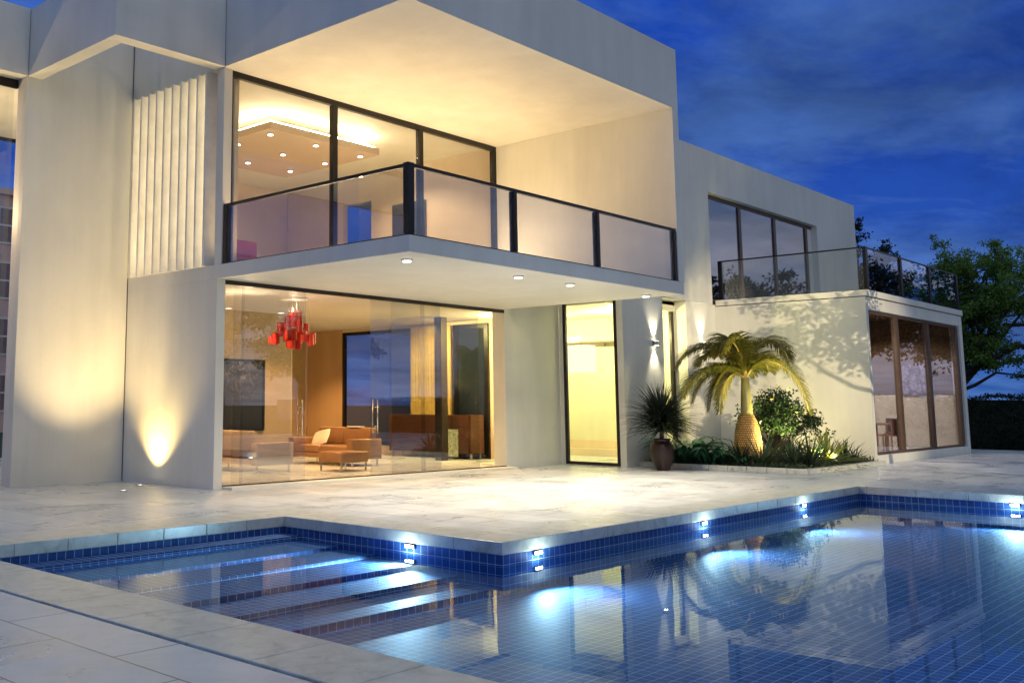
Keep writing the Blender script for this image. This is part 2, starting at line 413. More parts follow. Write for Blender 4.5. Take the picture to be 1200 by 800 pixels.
wv.quad((PX0-e, PY0-e, WZ), (PX1+e, PY0-e, WZ), (PX1+e, PY1+e, WZ), (PX0-e, PY1+e, WZ))
wv.quad((PX0-e, PY1+e, WZ), (AX+e, PY1+e, WZ), (AX+e, AY+e, WZ), (PX0-e, AY+e, WZ))
st('water', wv, M['water'])

# pool lights
def pool_light(x, y, nx, ny, label, pw=310):
    t = thing('pool_light', (x, y, -.17), label, 'pool light', 'recessed lights round the pool edge')
    ax = (.085, .0) if ny else (0, .085)
    def blk(h, w, d0, d1):
        xs = sorted((x+nx*d0, x+nx*d1)) if nx else (x-w, x+w)
        ys = sorted((y+ny*d0, y+ny*d1)) if ny else (y-w, y+w)
        return bx(xs[0], xs[1], ys[0], ys[1], -.163-h, -.163+h)
    blk(.024, .072, -.012, .016).build('housing', M['steel'], t, bevel=.004)
    blk(.015, .060, .0165, .022).build('lens', M['em_pool'], t)
    lamp('SPOT', (x+nx*.06, y+ny*.06, -.262), pw, (.48, .80, 1), (x+nx*1.0, y+ny*1.0, -.34), t, spot_size=R(160), spot_blend=1.0, shadow_soft_size=.01)
    lamp('SPOT', (x+nx*.13, y+ny*.13, -.235), 7, (.78, 1, .92), (x, y, -.03), t, spot_size=R(165), spot_blend=.5, shadow_soft_size=.01)  # added lamp out in the water, brightening the coping face
pool_light(9.42, PY1, 0, -1, 'glowing pool light just right of the protruding coping corner')
pool_light(13.33, PY1, 0, -1, 'glowing pool light in the middle of the long back pool wall')
pool_light(16.75, PY1, 0, -1, 'glowing pool light nearest the far corner on the back pool wall')
pool_light(AX, 7.92, -1, 0, 'glowing pool light above the underwater steps', 620)
pool_light(PX1, 4.25, -1, 0, 'glowing pool light in the far right pool wall at the picture edge')

# ------------------------------------------------------------------ the house
H = thing('modern_house', (10.5, 9.45, 0), 'flat roofed white modern house with glazed lower room and jutting balcony beside the pool', 'house')
SZ0, SZ1 = 3.59, 3.835      # balcony slab
RZ0, RZ1 = 7.355, 8.625     # roof box
P = M['plaster']
def hp(name, mb, m, **k): return mb.build(name, m, H, **k)
hp('balcony_slab', bx(10.5, 18.62, 9.45, 14.05, SZ0, SZ1), P, bevel=.006)
hp('roof', bx(10.5, 18.66, 9.45, 21.4, RZ0, RZ1), P, bevel=.006)
# left wall carrying the fins
f = MB(); f.box(10.5, 10.68, 13.93, 16.765, 0, SZ0-.002); f.box(10.5, 10.68, 14.052, 16.765, SZ0, SZ1); hp('wall', f, P)
# upper solid behind the fins + corner post
hp('wall', bx(10.80, 10.9, 14.15, 16.765, SZ1+.002, RZ0-.002), P)
hp('corner_post', bx(10.502, 10.68, 13.82, 14.02, SZ1+.002, RZ0-.002), P)
for i in range(10):
    y = 14.23 + i*.262
    hp('fin', bx(10.42, 10.79, y, y+.046, SZ1+.002, RZ0-.002), M['white'])
ledm = MB()
for i in range(10):
    y = 14.23 + i*.262 + .054
    ledm.box(10.765, 10.785, y, y+.012, SZ1+.05, RZ0-.05)
hp('assumed_fin_strip', ledm, M['em_strip'])  # assumed strips, unseen behind the fins, lighting the fin faces
# pergola ring joining the column wall
hp('roof_beam', bx(8.27, 10.485, 13.79, 14.07, RZ0, RZ1), P)
hp('roof_beam', bx(8.27, 8.55, 14.075, 16.76, RZ0, RZ1), P)
hp('wall', bx(8.27, 10.485, 16.77, 17.12, 0, RZ1-.002), P)
hp('wall', bx(10.502, 10.7, 16.772, 21.3, 0, RZ0-.002), P)
# upper wall over the slot (side of the roof block is the roof itself)
# right balcony side wall
hp('wall', bx(18.42, 18.655, 9.452, 13.86, SZ1+.002, RZ0-.002), P)
# left glazed wing
for q in ((10.4855, 10.499, 13.80, 14.05, RZ0+.01, RZ1-.01), (8.2555, 8.2695, 16.76, 17.05, RZ0+.01, RZ1-.01), (10.492, 10.4995, 16.757, 16.769, .0, SZ1), (10.492, 10.4995, 16.757, 16.769, RZ0, RZ1-.02)): hp('movement_joint', bx(*q), M['joint'])
f = MB(); f.box(-2, 8.255, 16.73, 21.2, RZ0, RZ1); f.box(8.255, 10.498, 17.13, 21.2, RZ0, RZ1); hp('roof', f, P)
f = MB(); f.box(-2, 8.262, 17.10, 17.16, 7.20, 7.353); f.box(4.8, 4.88, 17.10, 17.16, 0, 7.198); f.box(-2, 8.19, 17.10, 17.16, 0, .05)
wf = hp('window', f, M['black']); bx(4.882, 8.198, 17.125, 17.135, .052, 7.198).build('pane', M['glass'], wf); bx(-2, 4.798, 17.125, 17.135, .052, 7.198).build('pane', M['glass'], wf)
f = MB(); f.box(-2, 10.49, 21.1, 21.16, 7.28, 7.353)
hp('rear_window_frame', f, M['black'])
# ---- ground floor living room
f = MB(); f.box(10.70, 20.64, 13.96, 18.6, .0, .06); f.box(12, 20.64, 18.6, 23, .0, .06); hp('floor', f, M['terrace'])
hp('door_sill', bx(10.685, 18.745, 13.66, 13.955, 0, .045), P)
f = MB(); f.box(10.705, 20.80, 14.055, 18.6, SZ0, SZ1-.005); f.box(12, 20.80, 18.6, 24, SZ0, SZ1-.005); hp('ceiling', f, M['soffit'])
hp('interior_wall', bx(10.705, 16.2, 18.42, 18.6, .062, SZ0-.002), M['plaster_in'])
hp('interior_wall', bx(12.0, 20.64, 22.8, 23, .062, SZ0-.002), M['tan'])
# partition plane x=20.65 with window and doorway
hp('interior_wall', bx(20.65, 20.8, 21.25, 22.79, .0, SZ0-.002), M['tan'])
hp('interior_wall', bx(20.65, 20.8, 15.72, 18.45, .0, SZ0-.002), M['plaster_in'])
hp('interior_wall', bx(20.65, 20.8, 14.32, 15.715, .0, SZ0-.002), M['plaster_in'])
hp('interior_wall', bx(20.652, 20.798, 18.452, 21.248, 3.5, SZ0-.004), M['plaster_in'])
hp('interior_wall', bx(20.652, 20.798, 18.452, 21.248, 0, .3), M['plaster_in'])
f = MB(); f.box(20.63, 20.72, 18.46, 18.56, .3, 3.5); f.box(20.63, 20.72, 21.14, 21.24, .3, 3.5); f.box(20.63, 20.72, 18.562, 21.138, 3.41, 3.5); f.box(20.63, 20.72, 18.562, 21.138, .3, .4)
wf = hp('window', f, M['black']); bx(20.67, 20.68, 18.562, 21.138, .402, 3.408).build('pane', M['glass'], wf)
# dark framed tall mirror-like door on the partition
f = MB(); f.box(20.58, 20.648, 16.84, 17.0, .06, 3.5); f.box(20.58, 20.648, 15.86, 15.98, .06, 3.5); f.box(20.58, 20.648, 15.982, 16.838, 3.38, 3.5)
wf = hp('interior_door', f, M['black']); bx(20.60, 20.64, 15.982, 16.838, .07, 3.378).build('door_leaf', M['tv'], wf)
# front wall piece right of the sliding glass
hp('wall', bx(18.74, 20.95, 13.95, 14.3, 0, 5.2), P)
hp('reflection_post', bx(19.15, 19.38, 16.2, 16.42, .062, SZ0-.002), M['frame'])  # added dark post, shaped as a dark reflection in the sliding glass
# ---- sliding glass front
f = MB(); f.box(10.682, 18.738, 13.945, 14.005, 3.515, 3.588); f.box(10.682, 18.738, 13.945, 14.005, .045, .062)
sf = hp('sliding_door_track', f, M['frame'])
def leaf(x0, x1, y, hx=None):
    d = bx(x0, x1, y, y+.012, .063, 3.514).build('glass_door', M['glass_door'], sf)
    if hx is not None:
        h = MB()
        for yy in (y-.06, y+.075):
            h.tube([(hx, yy, .86), (hx, yy, 1.52)], .011, 10)
        for z in (1.0, 1.38): h.tube([(hx, y-.06, z), (hx, y+.075, z)], .009, 8)
        h.build('handle', M['steel'], d if False else sf, smooth=True)
leaf(10.70, 11.14, 13.958); leaf(11.10, 12.63, 13.985, 12.50); leaf(10.9, 12.25, 13.958)
leaf(14.37, 16.0, 13.985, 14.50); leaf(14.95, 16.47, 13.958); leaf(15.9, 17.85, 14.01)
# ---- upper living room glazing
f = MB()
f.box(10.682, 18.418, 13.86, 13.95, 7.245, 7.353); f.box(10.682, 18.418, 13.86, 13.95, SZ1, SZ1+.06)
for x, ww in ((10.685, .05), (13.19, .13), (15.73, .13), (18.30, .115)): f.box(x, x+ww, 13.855, 13.955, SZ1+.062, 7.243)
wf = hp('window', f, M['black'])
for a, b_ in ((10.737, 13.188), (13.322, 15.728), (15.862, 18.298)): bx(a, b_, 13.9, 13.912, SZ1+.062, 7.243).build('pane', M['glass'], wf)
hp('interior_wall', bx(10.705, 18.419, 21.2, 21.35, SZ1, RZ0-.002), M['plaster_in'])
hp('interior_wall', bx(10.91, 11.0, 14.03, 21.19, SZ1, RZ0-.002), M['plaster_in'])
f = MB(); f.box(18.42, 18.60, 13.865, 17.9, SZ1, RZ0-.002); f.box(18.42, 18.60, 18.95, 21.19, SZ1, RZ0-.002); f.box(18.42, 18.60, 17.9, 18.95, 6.68, RZ0-.002)
hp('interior_wall', f, M['plaster_in'])
hp('dropped_ceiling', bx(12.72, 15.9, 15.2, 18.4, 6.95, 7.10), M['mocha'])
f = MB(); f.box(12.76, 15.8, 15.24, 15.27, 7.102, 7.130); f.box(12.76, 12.79, 15.272, 18.3, 7.102, 7.130); f.box(15.77, 15.80, 15.312, 18.3, 7.102, 7.125)
hp('cove_light_strip', f, M['em_cove'])
# ---- entrance wing
YW = 12.42
f = MB()
f.box(20.95, 21.1, 12.20, 12.36, 0, 5.2); f.box(20.95, 21.1, 13.84, 13.948, 0, 5.2)
hp('wall', f, P)
f = MB(); f.box(20.945, 21.02, 12.362, 12.44, 0.02, 4.2); f.box(20.945, 21.02, 13.76, 13.838, 0.02, 4.2); f.box(20.945, 21.02, 12.442, 13.758, 0.02, .09)
df = hp('entrance_door', f, M['frame']); bx(20.975, 20.985, 12.442, 13.758, .092, 4.2).build('pane', M['glass'], df)
hp('wall', bx(21.102, 22.86, 12.20, YW, 0, 5.2), P)
hp('wall', bx(24.50, 26.2, YW, YW+.6, 0, 4.098), P)
# recessed slim window between the two piers
f = MB(); f.box(22.86, 24.498, YW+.35, YW+.42, 3.98, 4.10); f.box(24.36, 24.498, YW+.35, YW+.42, .1, 3.978); f.box(22.86, 24.498, YW+.35, YW+.42, 0, .098)
wf = hp('window', f, M['frame']); bx(22.87, 24.358, YW+.38, YW+.39, .102, 3.978).build('pane', M['glass'], wf)
# upper wing
f = MB()
f.box(18.67, 26.05, 12.42, 12.72, 4.11, 8.41); f.box(33.75, 37.3, 12.42, 12.72, 4.11, 8.41); f.box(26.05, 33.75, 12.42, 12.72, 7.23, 8.41)
f.box(37.0, 37.3, 12.722, 24, 4.11, 8.41); f.box(22.862, 26.2, 12.40, 12.419, 4.10, 4.109)
f.box(26.3, 37.3, 12.42, 12.72, 0, 4.10)
hp('wall', f, P)
hp('roof', bx(18.67, 36.99, 12.725, 24, 8.1, 8.35), P)
hp('floor', bx(21.11, 37, 12.73, 24, 3.84, 4.1), M['soffit'])
f = MB(); f.box(26.052, 33.748, 12.60, 12.66, 7.12, 7.228); f.box(26.052, 33.748, 12.60, 12.66, 4.24, 4.3)
for x in (26.06, 28.28, 30.72, 33.2): f.box(x, x+.17, 12.585, 12.665, 4.302, 7.118)
f.box(33.37, 33.75, 12.60, 12.66, 4.302, 7.118) if False else None
wf = hp('window', f, M['brownwin'])
for a, b_ in ((26.232, 28.278), (28.452, 30.718), (30.892, 33.198)): bx(a, b_, 12.62, 12.632, 4.302, 7.118).build('pane', M['glass_mirror'], wf)
bx(33.372, 33.748, 12.60, 12.66, 4.302, 7.118).build('reveal', M['plaster'], wf)
hp('interior_wall', bx(26.0, 36.9, 16.5, 16.6, 4.1, 8.09), M['plaster_in'])
# entrance hall interior
f = MB(); f.box(25.0, 25.15, 13.03, 18, 0, 3.998); f.box(21.1, 24.99, 18.0, 18.15, 0, 3.998)
hp('interior_wall', f, M['hall'])
f = MB(); f.box(24.2, 24.99, 14.2, 17.99, 3.15, 3.3)
hp('wall_shelf', f, M['plaster_in'])
hp('floor', bx(20.952, 25, 12.44, 17.99, .0, .03), M['terrace'])
f = MB(); f.box(24.3, 24.99, 12.75, 17.98, .03, .22); f.box(24.65, 24.99, 12.75, 17.98, .221, .45)
hp('interior_step', f, M['plaster_in'])
bxs = bx(24.9, 24.985, 15.1, 16.12, 3.06, 3.18); hp('curtain_box', bxs, M['steel'])
hp('ceiling', bx(20.81, 26.1, 12.73, 18.2, 4.0, 4.09), M['soffit'])
# ---- garden annex
f = MB()
f.box(26.2, 26.36, 8.59, 12.418, 0, 4.06)          # left wall
f.box(34.05, 34.35, 8.59, 12.418, 0, 4.06)
f.box(26.362, 34.048, 8.59, 8.85, 3.76, 4.06); f.box(26.362, 34.048, 8.59, 8.85, 0, .215)
hp('annex_wall', f, P)
hp('annex_roof', bx(26.22, 34.38, 8.55, 12.418, 4.085, 4.235), P)
hp('annex_roof_gap', bx(26.26, 34.3, 8.61, 12.41, 4.061, 4.084), M['joint'])
hp('annex_floor', bx(26.37, 34.04, 8.86, 12.41, .0, .2), M['terrace'])
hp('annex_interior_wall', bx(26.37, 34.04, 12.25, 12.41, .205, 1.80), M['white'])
hp('annex_reflection_panel', bx(26.37, 34.03, 12.24, 12.41, 1.802, 4.05), M['golden'])  # golden above white: reflected canopy band put into the wall colours
hp('annex_reflection_panel', bx(34.03, 34.048, 8.86, 12.235, 1.72, 4.05), M['golden'])
hp('annex_reflection_panel', bx(34.03, 34.048, 8.86, 12.235, .202, 1.716), M['white'])
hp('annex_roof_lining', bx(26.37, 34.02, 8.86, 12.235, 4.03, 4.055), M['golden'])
f = MB(); f.box(26.364, 34.046, 8.66, 8.74, 3.69, 3.758); f.box(26.364, 34.046, 8.66, 8.74, .217, .28)
for x, ww in ((26.364, .10), (28.50, .20), (31.10, .20), (33.80, .246)): f.box(x, x+ww, 8.64, 8.76, .282, 3.688)
wf = hp('annex_window', f, M['brownwin'])
for a, b_ in ((26.466, 28.498), (28.702, 31.098), (31.302, 33.798)): bx(a, b_, 8.695, 8.707, .282, 3.688).build('pane', M['glass_coat'], wf)
# ---- railings
RT = 4.89
rl = MB(); rl.box(10.53, 18.41, 9.48, 9.53, RT-.05, RT); rl.box(10.53, 10.58, 9.532, 13.85, RT-.05, RT)
rl.box(10.53, 18.41, 9.48, 9.53, SZ1+.002, SZ1+.022); rl.box(10.53, 10.58, 9.532, 13.85, SZ1+.002, SZ1+.022)
rl = hp('balcony_railing', rl, M['black'])
for x, ww in ((10.50, .13), (13.03, .085), (15.50, .085), (18.32, .085)):
    bx(x, x+ww, 9.465, 9.565, SZ1+.024, RT-.052 if x > 11 else RT+.005).build('post', M['black'], rl)
bx(10.51, 10.60, 13.70, 13.80, SZ1+.024, RT-.052).build('post', M['black'], rl)
for a, b_ in ((10.64, 13.01), (13.14, 15.48), (15.61, 18.30)): bx(a, b_, 9.50, 9.512, SZ1+.03, RT-.052).build('panel', M['glass_rail'], rl)
bx(10.548, 10.56, 9.58, 13.69, SZ1+.03, RT-.052).build('panel', M['glass_rail'], rl)
AT0, AT1 = 4.237, 5.33
rl = MB(); rl.box(26.42, 34.25, 8.60, 8.64, AT1-.035, AT1); rl.box(26.42, 26.46, 8.642, 12.41, AT1-.035, AT1)
rl.box(26.42, 34.25, 8.60, 8.64, AT0, AT0+.03); rl.box(26.42, 26.46, 8.642, 12.41, AT0, AT0+.03)
rl = hp('terrace_railing', rl, M['black'])
for x in (26.41, 29.0, 31.45, 34.1): bx(x, x+.15, 8.585, 8.66, AT0+.032, AT1-.037 if x > 27 else AT1+.002).build('post', M['black'], rl)
bx(26.405, 26.475, 12.30, 12.40, AT0+.032, AT1-.037).build('post', M['black'], rl)
for a, b_ in ((26.57, 28.99), (29.16, 31.44), (31.61, 34.09)): bx(a, b_, 8.615, 8.627, AT0+.032, AT1-.037).build('panel', M['glass'], rl)
bx(26.434, 26.446, 8.67, 12.29, AT0+.032, AT1-.037).build('panel', M['glass'], rl)

# ------------------------------------------------------------------ lamps on the house
def downlight(x, y, z, power, label, group, r=.075, size=75):
    t = thing('downlight', (x, y, z), label, 'ceiling light', group)
    MB().lathe((x, y, z), [(r*1.25, 0), (r*1.25, -.018), (r, -.022), (r*.98, -.03)], 24).build('trim_ring', M['steel'], t, smooth=False)
    MB().lathe((x, y, z), [(r*.9, -.031), (r*.88, -.042), (.01, -.046)], 24).build('lens', M['em_down'], t)
    if power: lamp('SPOT', (x, y, z-.07), power, (1, .83, .62), (x, y, 0), t, spot_size=R(size*2), spot_blend=.8, shadow_soft_size=.05)
g1 = 'downlights under the balcony'
for x, l in ((11.05, 'small round downlight under the balcony nearest the jutting corner'), (13.85, 'round downlight under the balcony, second from its jutting corner'),
             (15.41, 'round downlight under the balcony, third from its jutting corner'), (18.1, 'round downlight at the right end of the balcony underside, above the wall lamp')):
    downlight(x, 10.0, SZ0, 640, l, g1, .072, 66)
g2 = 'downlights in the dropped ceiling upstairs'
for i, (x, y) in enumerate([(12.98, 15.5), (13.0, 16.6), (14.25, 15.5), (14.27, 16.6), (15.5, 16.55), (15.6, 15.5), (14.2, 17.75), (15.45, 17.7)]):
    lab = ['corner downlight nearest the balcony in the brown dropped ceiling', 'downlight at the left window edge of the brown dropped ceiling', 'middle downlight in the front row of the brown dropped ceiling',
           'central downlight in the brown dropped ceiling', 'right downlight in the middle row of the brown dropped ceiling', 'right end downlight in the front row, beyond the window post',
           'middle downlight in the rear row of the brown dropped ceiling', 'right downlight in the rear row of the brown dropped ceiling'][i]
    downlight(x, y, 6.95, 14, lab, g2, .06, 60)
def wall_lamp(x, y, z, label):
    t = thing('wall_lamp', (x, y, z), label, 'wall lamp', 'up and down lamps on the entrance wall')
    bx(x-.05, x+.05, y-.03, y, z-.06, z+.06).build('back_plate', M['steel'], t, bevel=.004)
    bx(x-.035, x+.10, y-.125, y-.032, z-.055, z+.055).build('body', M['steel'], t, bevel=.006)
    for s in (1, -1):
        bx(x-.01, x+.06, y-.11, y-.05, z+s*.057-.001, z+s*.057+.001).build('lens', M['em_sconce'], t)
        lamp('SPOT', (x+.02, y-.085, z+s*.07), 95, (1, .87, .6), (x+.02, y-.02, z+s*1.2), t, spot_size=R(74), spot_blend=.85, shadow_soft_size=.015)
wall_lamp(22.35, 12.20, 2.9, 'steel up and down wall lamp right of the bright entrance door')
wall_lamp(25.25, 12.418, 3.0, 'steel up and down wall lamp half hidden behind the palm fronds')
# recessed ground uplights
def uplight(x, y, power, tgt, label, col=WARM, size=60, blend=.9, group='ground uplights', z=0):
    t = thing('ground_uplight', (x, y, z), label, 'ground light', group)
    MB().lathe((x, y, z), [(.06, .0), (.06, .012), (.045, .014), (.044, .004)], 20).build('trim_ring', M['steel'], t)
    MB().lathe((x, y, z), [(.042, .002), (.042, .006), (.005, .007)], 20).build('lens', M['em_sconce'], t)
    lamp('SPOT', (x, y, z+.03), power, col, tgt, t, spot_size=R(size), spot_blend=blend, shadow_soft_size=.03)
uplight(10.14, 15.6, 420, (10.40, 15.55, 2.2), 'small recessed ground light at the foot of the fin wall', (1, .68, .24), 92, 1)
uplight(9.3, 14.8, 620, (9.55, 16.8, 3.2), 'small recessed ground light before the tall blank wall', (1, .70, .33), 70, 1)

# interior lamps: assumed bare sources, no fittings built
def assumed_room_lamp(loc, power, col=WARM, r=.03): lamp('POINT', loc, power, col, shadow_soft_size=r)
for x, y in ((12.3, 15.6), (15.2, 16.6), (18.6, 16.0), (18.5, 20.5)):
    lamp('SPOT', (x, y, 3.52), 470, (1, .56, .22), (x, y, 0), spot_size=R(126), spot_blend=.5, shadow_soft_size=.03)
lamp('SPOT', (18.9, 16.9, 3.5), 520, YEL, (20.6, 16.8, 1.4), spot_size=R(130), spot_blend=.7, shadow_soft_size=.03); assumed_room_lamp((19.9, 14.75, 3.2), 240, YEL); assumed_room_lamp((12.2, 15.2, 3.1), 40, (1, .80, .5))
for p in ((23.2, 13.6, 3.3), (23.2, 16.2, 3.3)): assumed_room_lamp(p, 300, (1, .90, .38))
lamp('SPOT', (16.9, 16.2, 7.33), 420, WARM, (16.9, 16.2, 0), spot_size=R(140), spot_blend=.5, shadow_soft_size=.03); lamp('SPOT', (14.4, 19.8, 7.33), 420, WARM, (14.4, 19.8, 0), spot_size=R(140), spot_blend=.5, shadow_soft_size=.03)
for x in (27.9, 32.0): lamp('SPOT', (x, 10.4, 4.0), 520, (1, .84, .74), (x, 10.4, 0), spot_size=R(150), spot_blend=.4, shadow_soft_size=.02)
assumed_room_lamp((28.0, 14.9, 7.9), 8, WARM2)
assumed_room_lamp((7.6, 19.0, 5.2), 300, WARM); assumed_room_lamp((3.0, 19.2, 5.2), 200, WARM)
# added lamp strip, unseen behind the slab edge, brightening the balcony ceiling
wt = thing('balcony_fill_strip', (14.5, 13.5, SZ1), 'added unseen lamp strip along the glazing, brightening the balcony ceiling', 'fill light')
bx(10.9, 18.3, 13.42, 13.50, SZ1+.002, SZ1+.03).build('housing', M['steel'], wt)
lamp('AREA', (14.6, 13.40, SZ1+.06), 330, (1, .68, .34), (14.6, 13.15, 7), wt, shape='RECTANGLE', size=7.2, size_y=.06)

# ------------------------------------------------------------------ furniture
def sofa(name, x0, x1, y0, y1, face, mat, label, cat='sofa'):
    """face=-1: sits facing -X (back at x1); +1: facing +X (back at x0)"""
    t = thing(name, ((x0+x1)/2, (y0+y1)/2, .06), label, cat)
    z = .06
    bk = (x1-.22, x1) if face < 0 else (x0, x0+.22)
    st_ = (x0+.01, x1-.225) if face < 0 else (x0+.225, x1-.01)
    bx(x0, x1, y0+.18, y1-.18, z+.17, z+.27).build('base', mat, t, bevel=.01)
    n = 2; d = (y1-y0-.4)/n
    for i in range(n):
        a = y0+.2+i*d
        bx(st_[0], st_[1], a+.004, a+d-.004, z+.272, z+.44).build('seat_cushion', mat, t, bevel=.03, smooth=True)
        m = MB(); m.box(bk[0], bk[1], a+.004, a+d-.004, z+.445, z+.84)
        # lean the back
        m.v = [(x+(-face)*max(0, (zz-z-.445))*.18, y, zz) for x, y, zz in m.v]
        m.build('back_cushion', mat, t, bevel=.035, smooth=True)
    for a in ((y0, y0+.19), (y1-.19, y1)): bx(x0, x1, a[0], a[1], z+.15, z+.60).build('arm', mat, t, bevel=.02, smooth=True)
    for px in (x0+.06, x1-.09):
        for py in (y0+.06, y1-.09): bx(px, px+.03, py, py+.03, z, z+.155).build('leg', M['steel'], t)
    return t
sofa('sofa', 15.85, 16.8, 16.0, 18.15, -1, M['leather'], 'tan leather sofa facing the pale sofa, cream cushion on its seat')
sofa('sofa', 13.0, 14.0, 15.85, 18.0, 1, M['ivory'], 'pale ivory leather sofa under the dark blossom painting')
t = thing('ottoman', (14.9, 15.3, .06), 'square tan leather footstool with steel legs in front of the tan sofa', 'footstool')
bx(14.5, 15.3, 14.95, 15.65, .24, .46).build('seat', M['leather'], t, bevel=.025, smooth=True)
for px in (14.53, 15.24):
    for py in (14.98, 15.59): bx(px, px+.03, py, py+.03, .06, .24).build('leg', M['steel'], t)
# cushion
def pillow(c, sx_, sy_, sz_, rot, mat, name, label):
    m = MB(); n = 10
    g = {}
    for s in (1, -1):
        for i in range(n+1):
            for j in range(n+1):
                u, v = i/n*2-1, j/n*2-1
                h = ((1-abs(u)**2.6)*(1-abs(v)**2.6))**.55
                p = Vector((u*sx_*(1-.08*abs(v)), v*sy_*(1-.08*abs(u)), s*sz_*h)); p = rot @ p
                g[s, i, j] = len(m.v); m.v.append((c[0]+p.x, c[1]+p.y, c[2]+p.z))
        for i in range(n):
            for j in range(n): m.f.append((g[s, i, j], g[s, i+1, j], g[s, i+1, j+1], g[s, i, j+1])); m.mi.append(0)
    return tag(m.build(name, mat, smooth=True), label, 'cushion')
pillow((16.25, 17.45, .66), .23, .25, .07, Matrix.Rotation(R(-50), 3, 'Y') @ Matrix.Rotation(R(18), 3, 'Z'), M['cushion'], 'cushion', 'cream cushion leaning on the tan leather sofa')
o = bx(16.62, 16.80, 16.55, 16.95, .9, .925).build('book', M['white'], bevel=.004); tag(o, 'thin white book lying on the back of the tan sofa', 'book')
# sideboard
t = thing('sideboard', (20.2, 17.3, .06), 'long low rosewood sideboard with a speckled green end door', 'sideboard')
bx(19.98, 20.5, 15.95, 18.75, .20, 1.16).build('body', M['wood'], t, bevel=.006)
for k in range(5): bx(19.955, 19.978, 16.02+k*.545, 16.02+k*.545+.53, .23, 1.12).build('drawer_front' if 0 else 'door', M['wood'] if k else M['wood'], t, bevel=.004)
bx(19.93, 19.954, 16.35, 16.92, .12, .80).build('stone_panel', M['speckle'], t)
for px in (20.03, 20.42):
    for py in (16.0, 18.66): bx(px, px+.04, py, py+.04, .06, .2).build('leg', M['steel'], t)
# curtain
m = MB(); n = 90; pr_ = None
for i in range(n+1):
    y = 17.05+1.42*i/n; x = 20.53+.035*math.sin(i*1.05)+.012*math.sin(i*.37)
    cur = [(x, y, .09), (x, y, 3.5), (x+.012, y, .09), (x+.012, y, 3.5)]
    if pr_: m.quad(pr_[0], cur[0], cur[1], pr_[1]); m.quad(pr_[2], cur[2], cur[3], pr_[3])
    pr_ = cur
o = m.build('curtain', M['curtain'], smooth=True); tag(o, 'golden full height curtain hanging beside the dark night window', 'curtain')
# painting
t = thing('painting', (14.62, 18.40, .8), 'large dark painting of a pale blossoming tree behind the ivory sofa', 'painting')
f = MB(); x0_, x1_, z0_, z1_ = 13.95, 15.30, .82, 2.46
f.box(x0_, x1_, 18.36, 18.415, z0_, z0_+.05); f.box(x0_, x1_, 18.36, 18.415, z1_-.05, z1_); f.box(x0_, x0_+.05, 18.36, 18.415, z0_+.051, z1_-.051); f.box(x1_-.05, x1_, 18.36, 18.415, z0_+.051, z1_-.051)
f.build('frame', M['black'], t); bx(x0_+.051, x1_-.051, 18.38, 18.41, z0_+.051, z1_-.051).build('canvas', M['painting'], t)
# red pendant cluster
cxp, cyp = 13.65, 15.5
t = thing('pendant_lamp', (cxp, cyp, 3.59), 'cluster pendant lamp of many small red cylinder shades', 'pendant lamp')
MB().lathe((cxp, cyp, 3.59), [(.30, 0), (.30, -.02), (.28, -.03)], 28).build('ceiling_plate', M['white'], t)
random.seed(5)
cords = MB(); ins = MB()
lev = [(0, .17, .14), (.20, .17, .13), (.40, .12, .11)]
for rr, n, zc in ((.0, 1, 3.08), (.13, 4, 3.18), (.14, 4, 2.82), (.27, 7, 2.95), (.40, 7, 2.78), (.10, 3, 2.66), (.47, 3, 2.70)):
    for k in range(n):
        a = 2*math.pi*k/n + rr*9 + zc; x, y = cxp+rr*math.cos(a), cyp+rr*math.sin(a); z = zc+random.uniform(-.05, .05)
        r, h = random.choice([(.075, .09), (.065, .11), (.085, .075), (.055, .08)])
        m = MB(); m.lathe((x, y, z), [(r, -h), (r, h), (r-.006, h), (r-.006, -h)], 18); m.f = m.f[:-2]; m.mi = m.mi[:-2]
        n0 = len(m.v)-18
        for j in range(18): m.f.append((n0+j, n0+(j+1) % 18, (j+1) % 18, j)); m.mi.append(0)
        m.build('lamp_shade', M['redshade'], t)
        ins.lathe((x, y, z-h+.03), [(r-.012, 0), (r-.012, .01)], 14)
        cords.tube([(x, y, z+h-.02), (x+(cxp-x)*.35, y+(cyp-y)*.35, 3.565)], .0022, 4, False)
ins.build('glowing_diffuser', M['em_red'], t); cords.build('cord', M['steel'], t)
lamp('POINT', (cxp, cyp, 3.36), 8, (1, .75, .5), None, t, shadow_soft_size=.05)
# hall lantern (big square paper shade)
t = thing('paper_lantern', (23.2, 14.9, 3.5), 'large square white paper shade glowing behind the entrance door', 'pendant lamp')
bx(22.85, 23.3, 14.38, 15.14, 2.27, 2.98).build('shade', M['em_lamp'], t, bevel=.01)
MB().tube([(23.07, 14.76, 2.98), (23.07, 14.76, 3.585)], .006, 6).build('cord', M['steel'], t)
# upstairs red armchair back
t = thing('armchair', (11.6, 15.0, SZ1), 'red upholstered armchair beside the upstairs window corner', 'armchair')
bx(11.1, 11.9, 14.55, 14.7, SZ1+.25, SZ1+.62).build('backrest', M['redchair'], t, bevel=.03)
bx(11.1, 11.9, 14.72, 15.3, SZ1+.2, SZ1+.42).build('seat', M['redchair'], t, bevel=.03)
for px in (11.12, 11.84):
    for py in (14.6, 15.22): bx(px, px+.03, py, py+.03, SZ1, SZ1+.2).build('leg', M['steel'], t)
# upstairs screen
t = thing('television', (18.40, 16.85, 5.7), 'dark flat television on the upstairs side wall', 'television')
bx(18.35, 18.415, 16.0, 17.1, 5.35, 6.42).build('casing', M['black'], t, bevel=.005); bx(18.345, 18.349, 16.03, 17.07, 5.38, 6.39).build('screen', M['tv'], t)
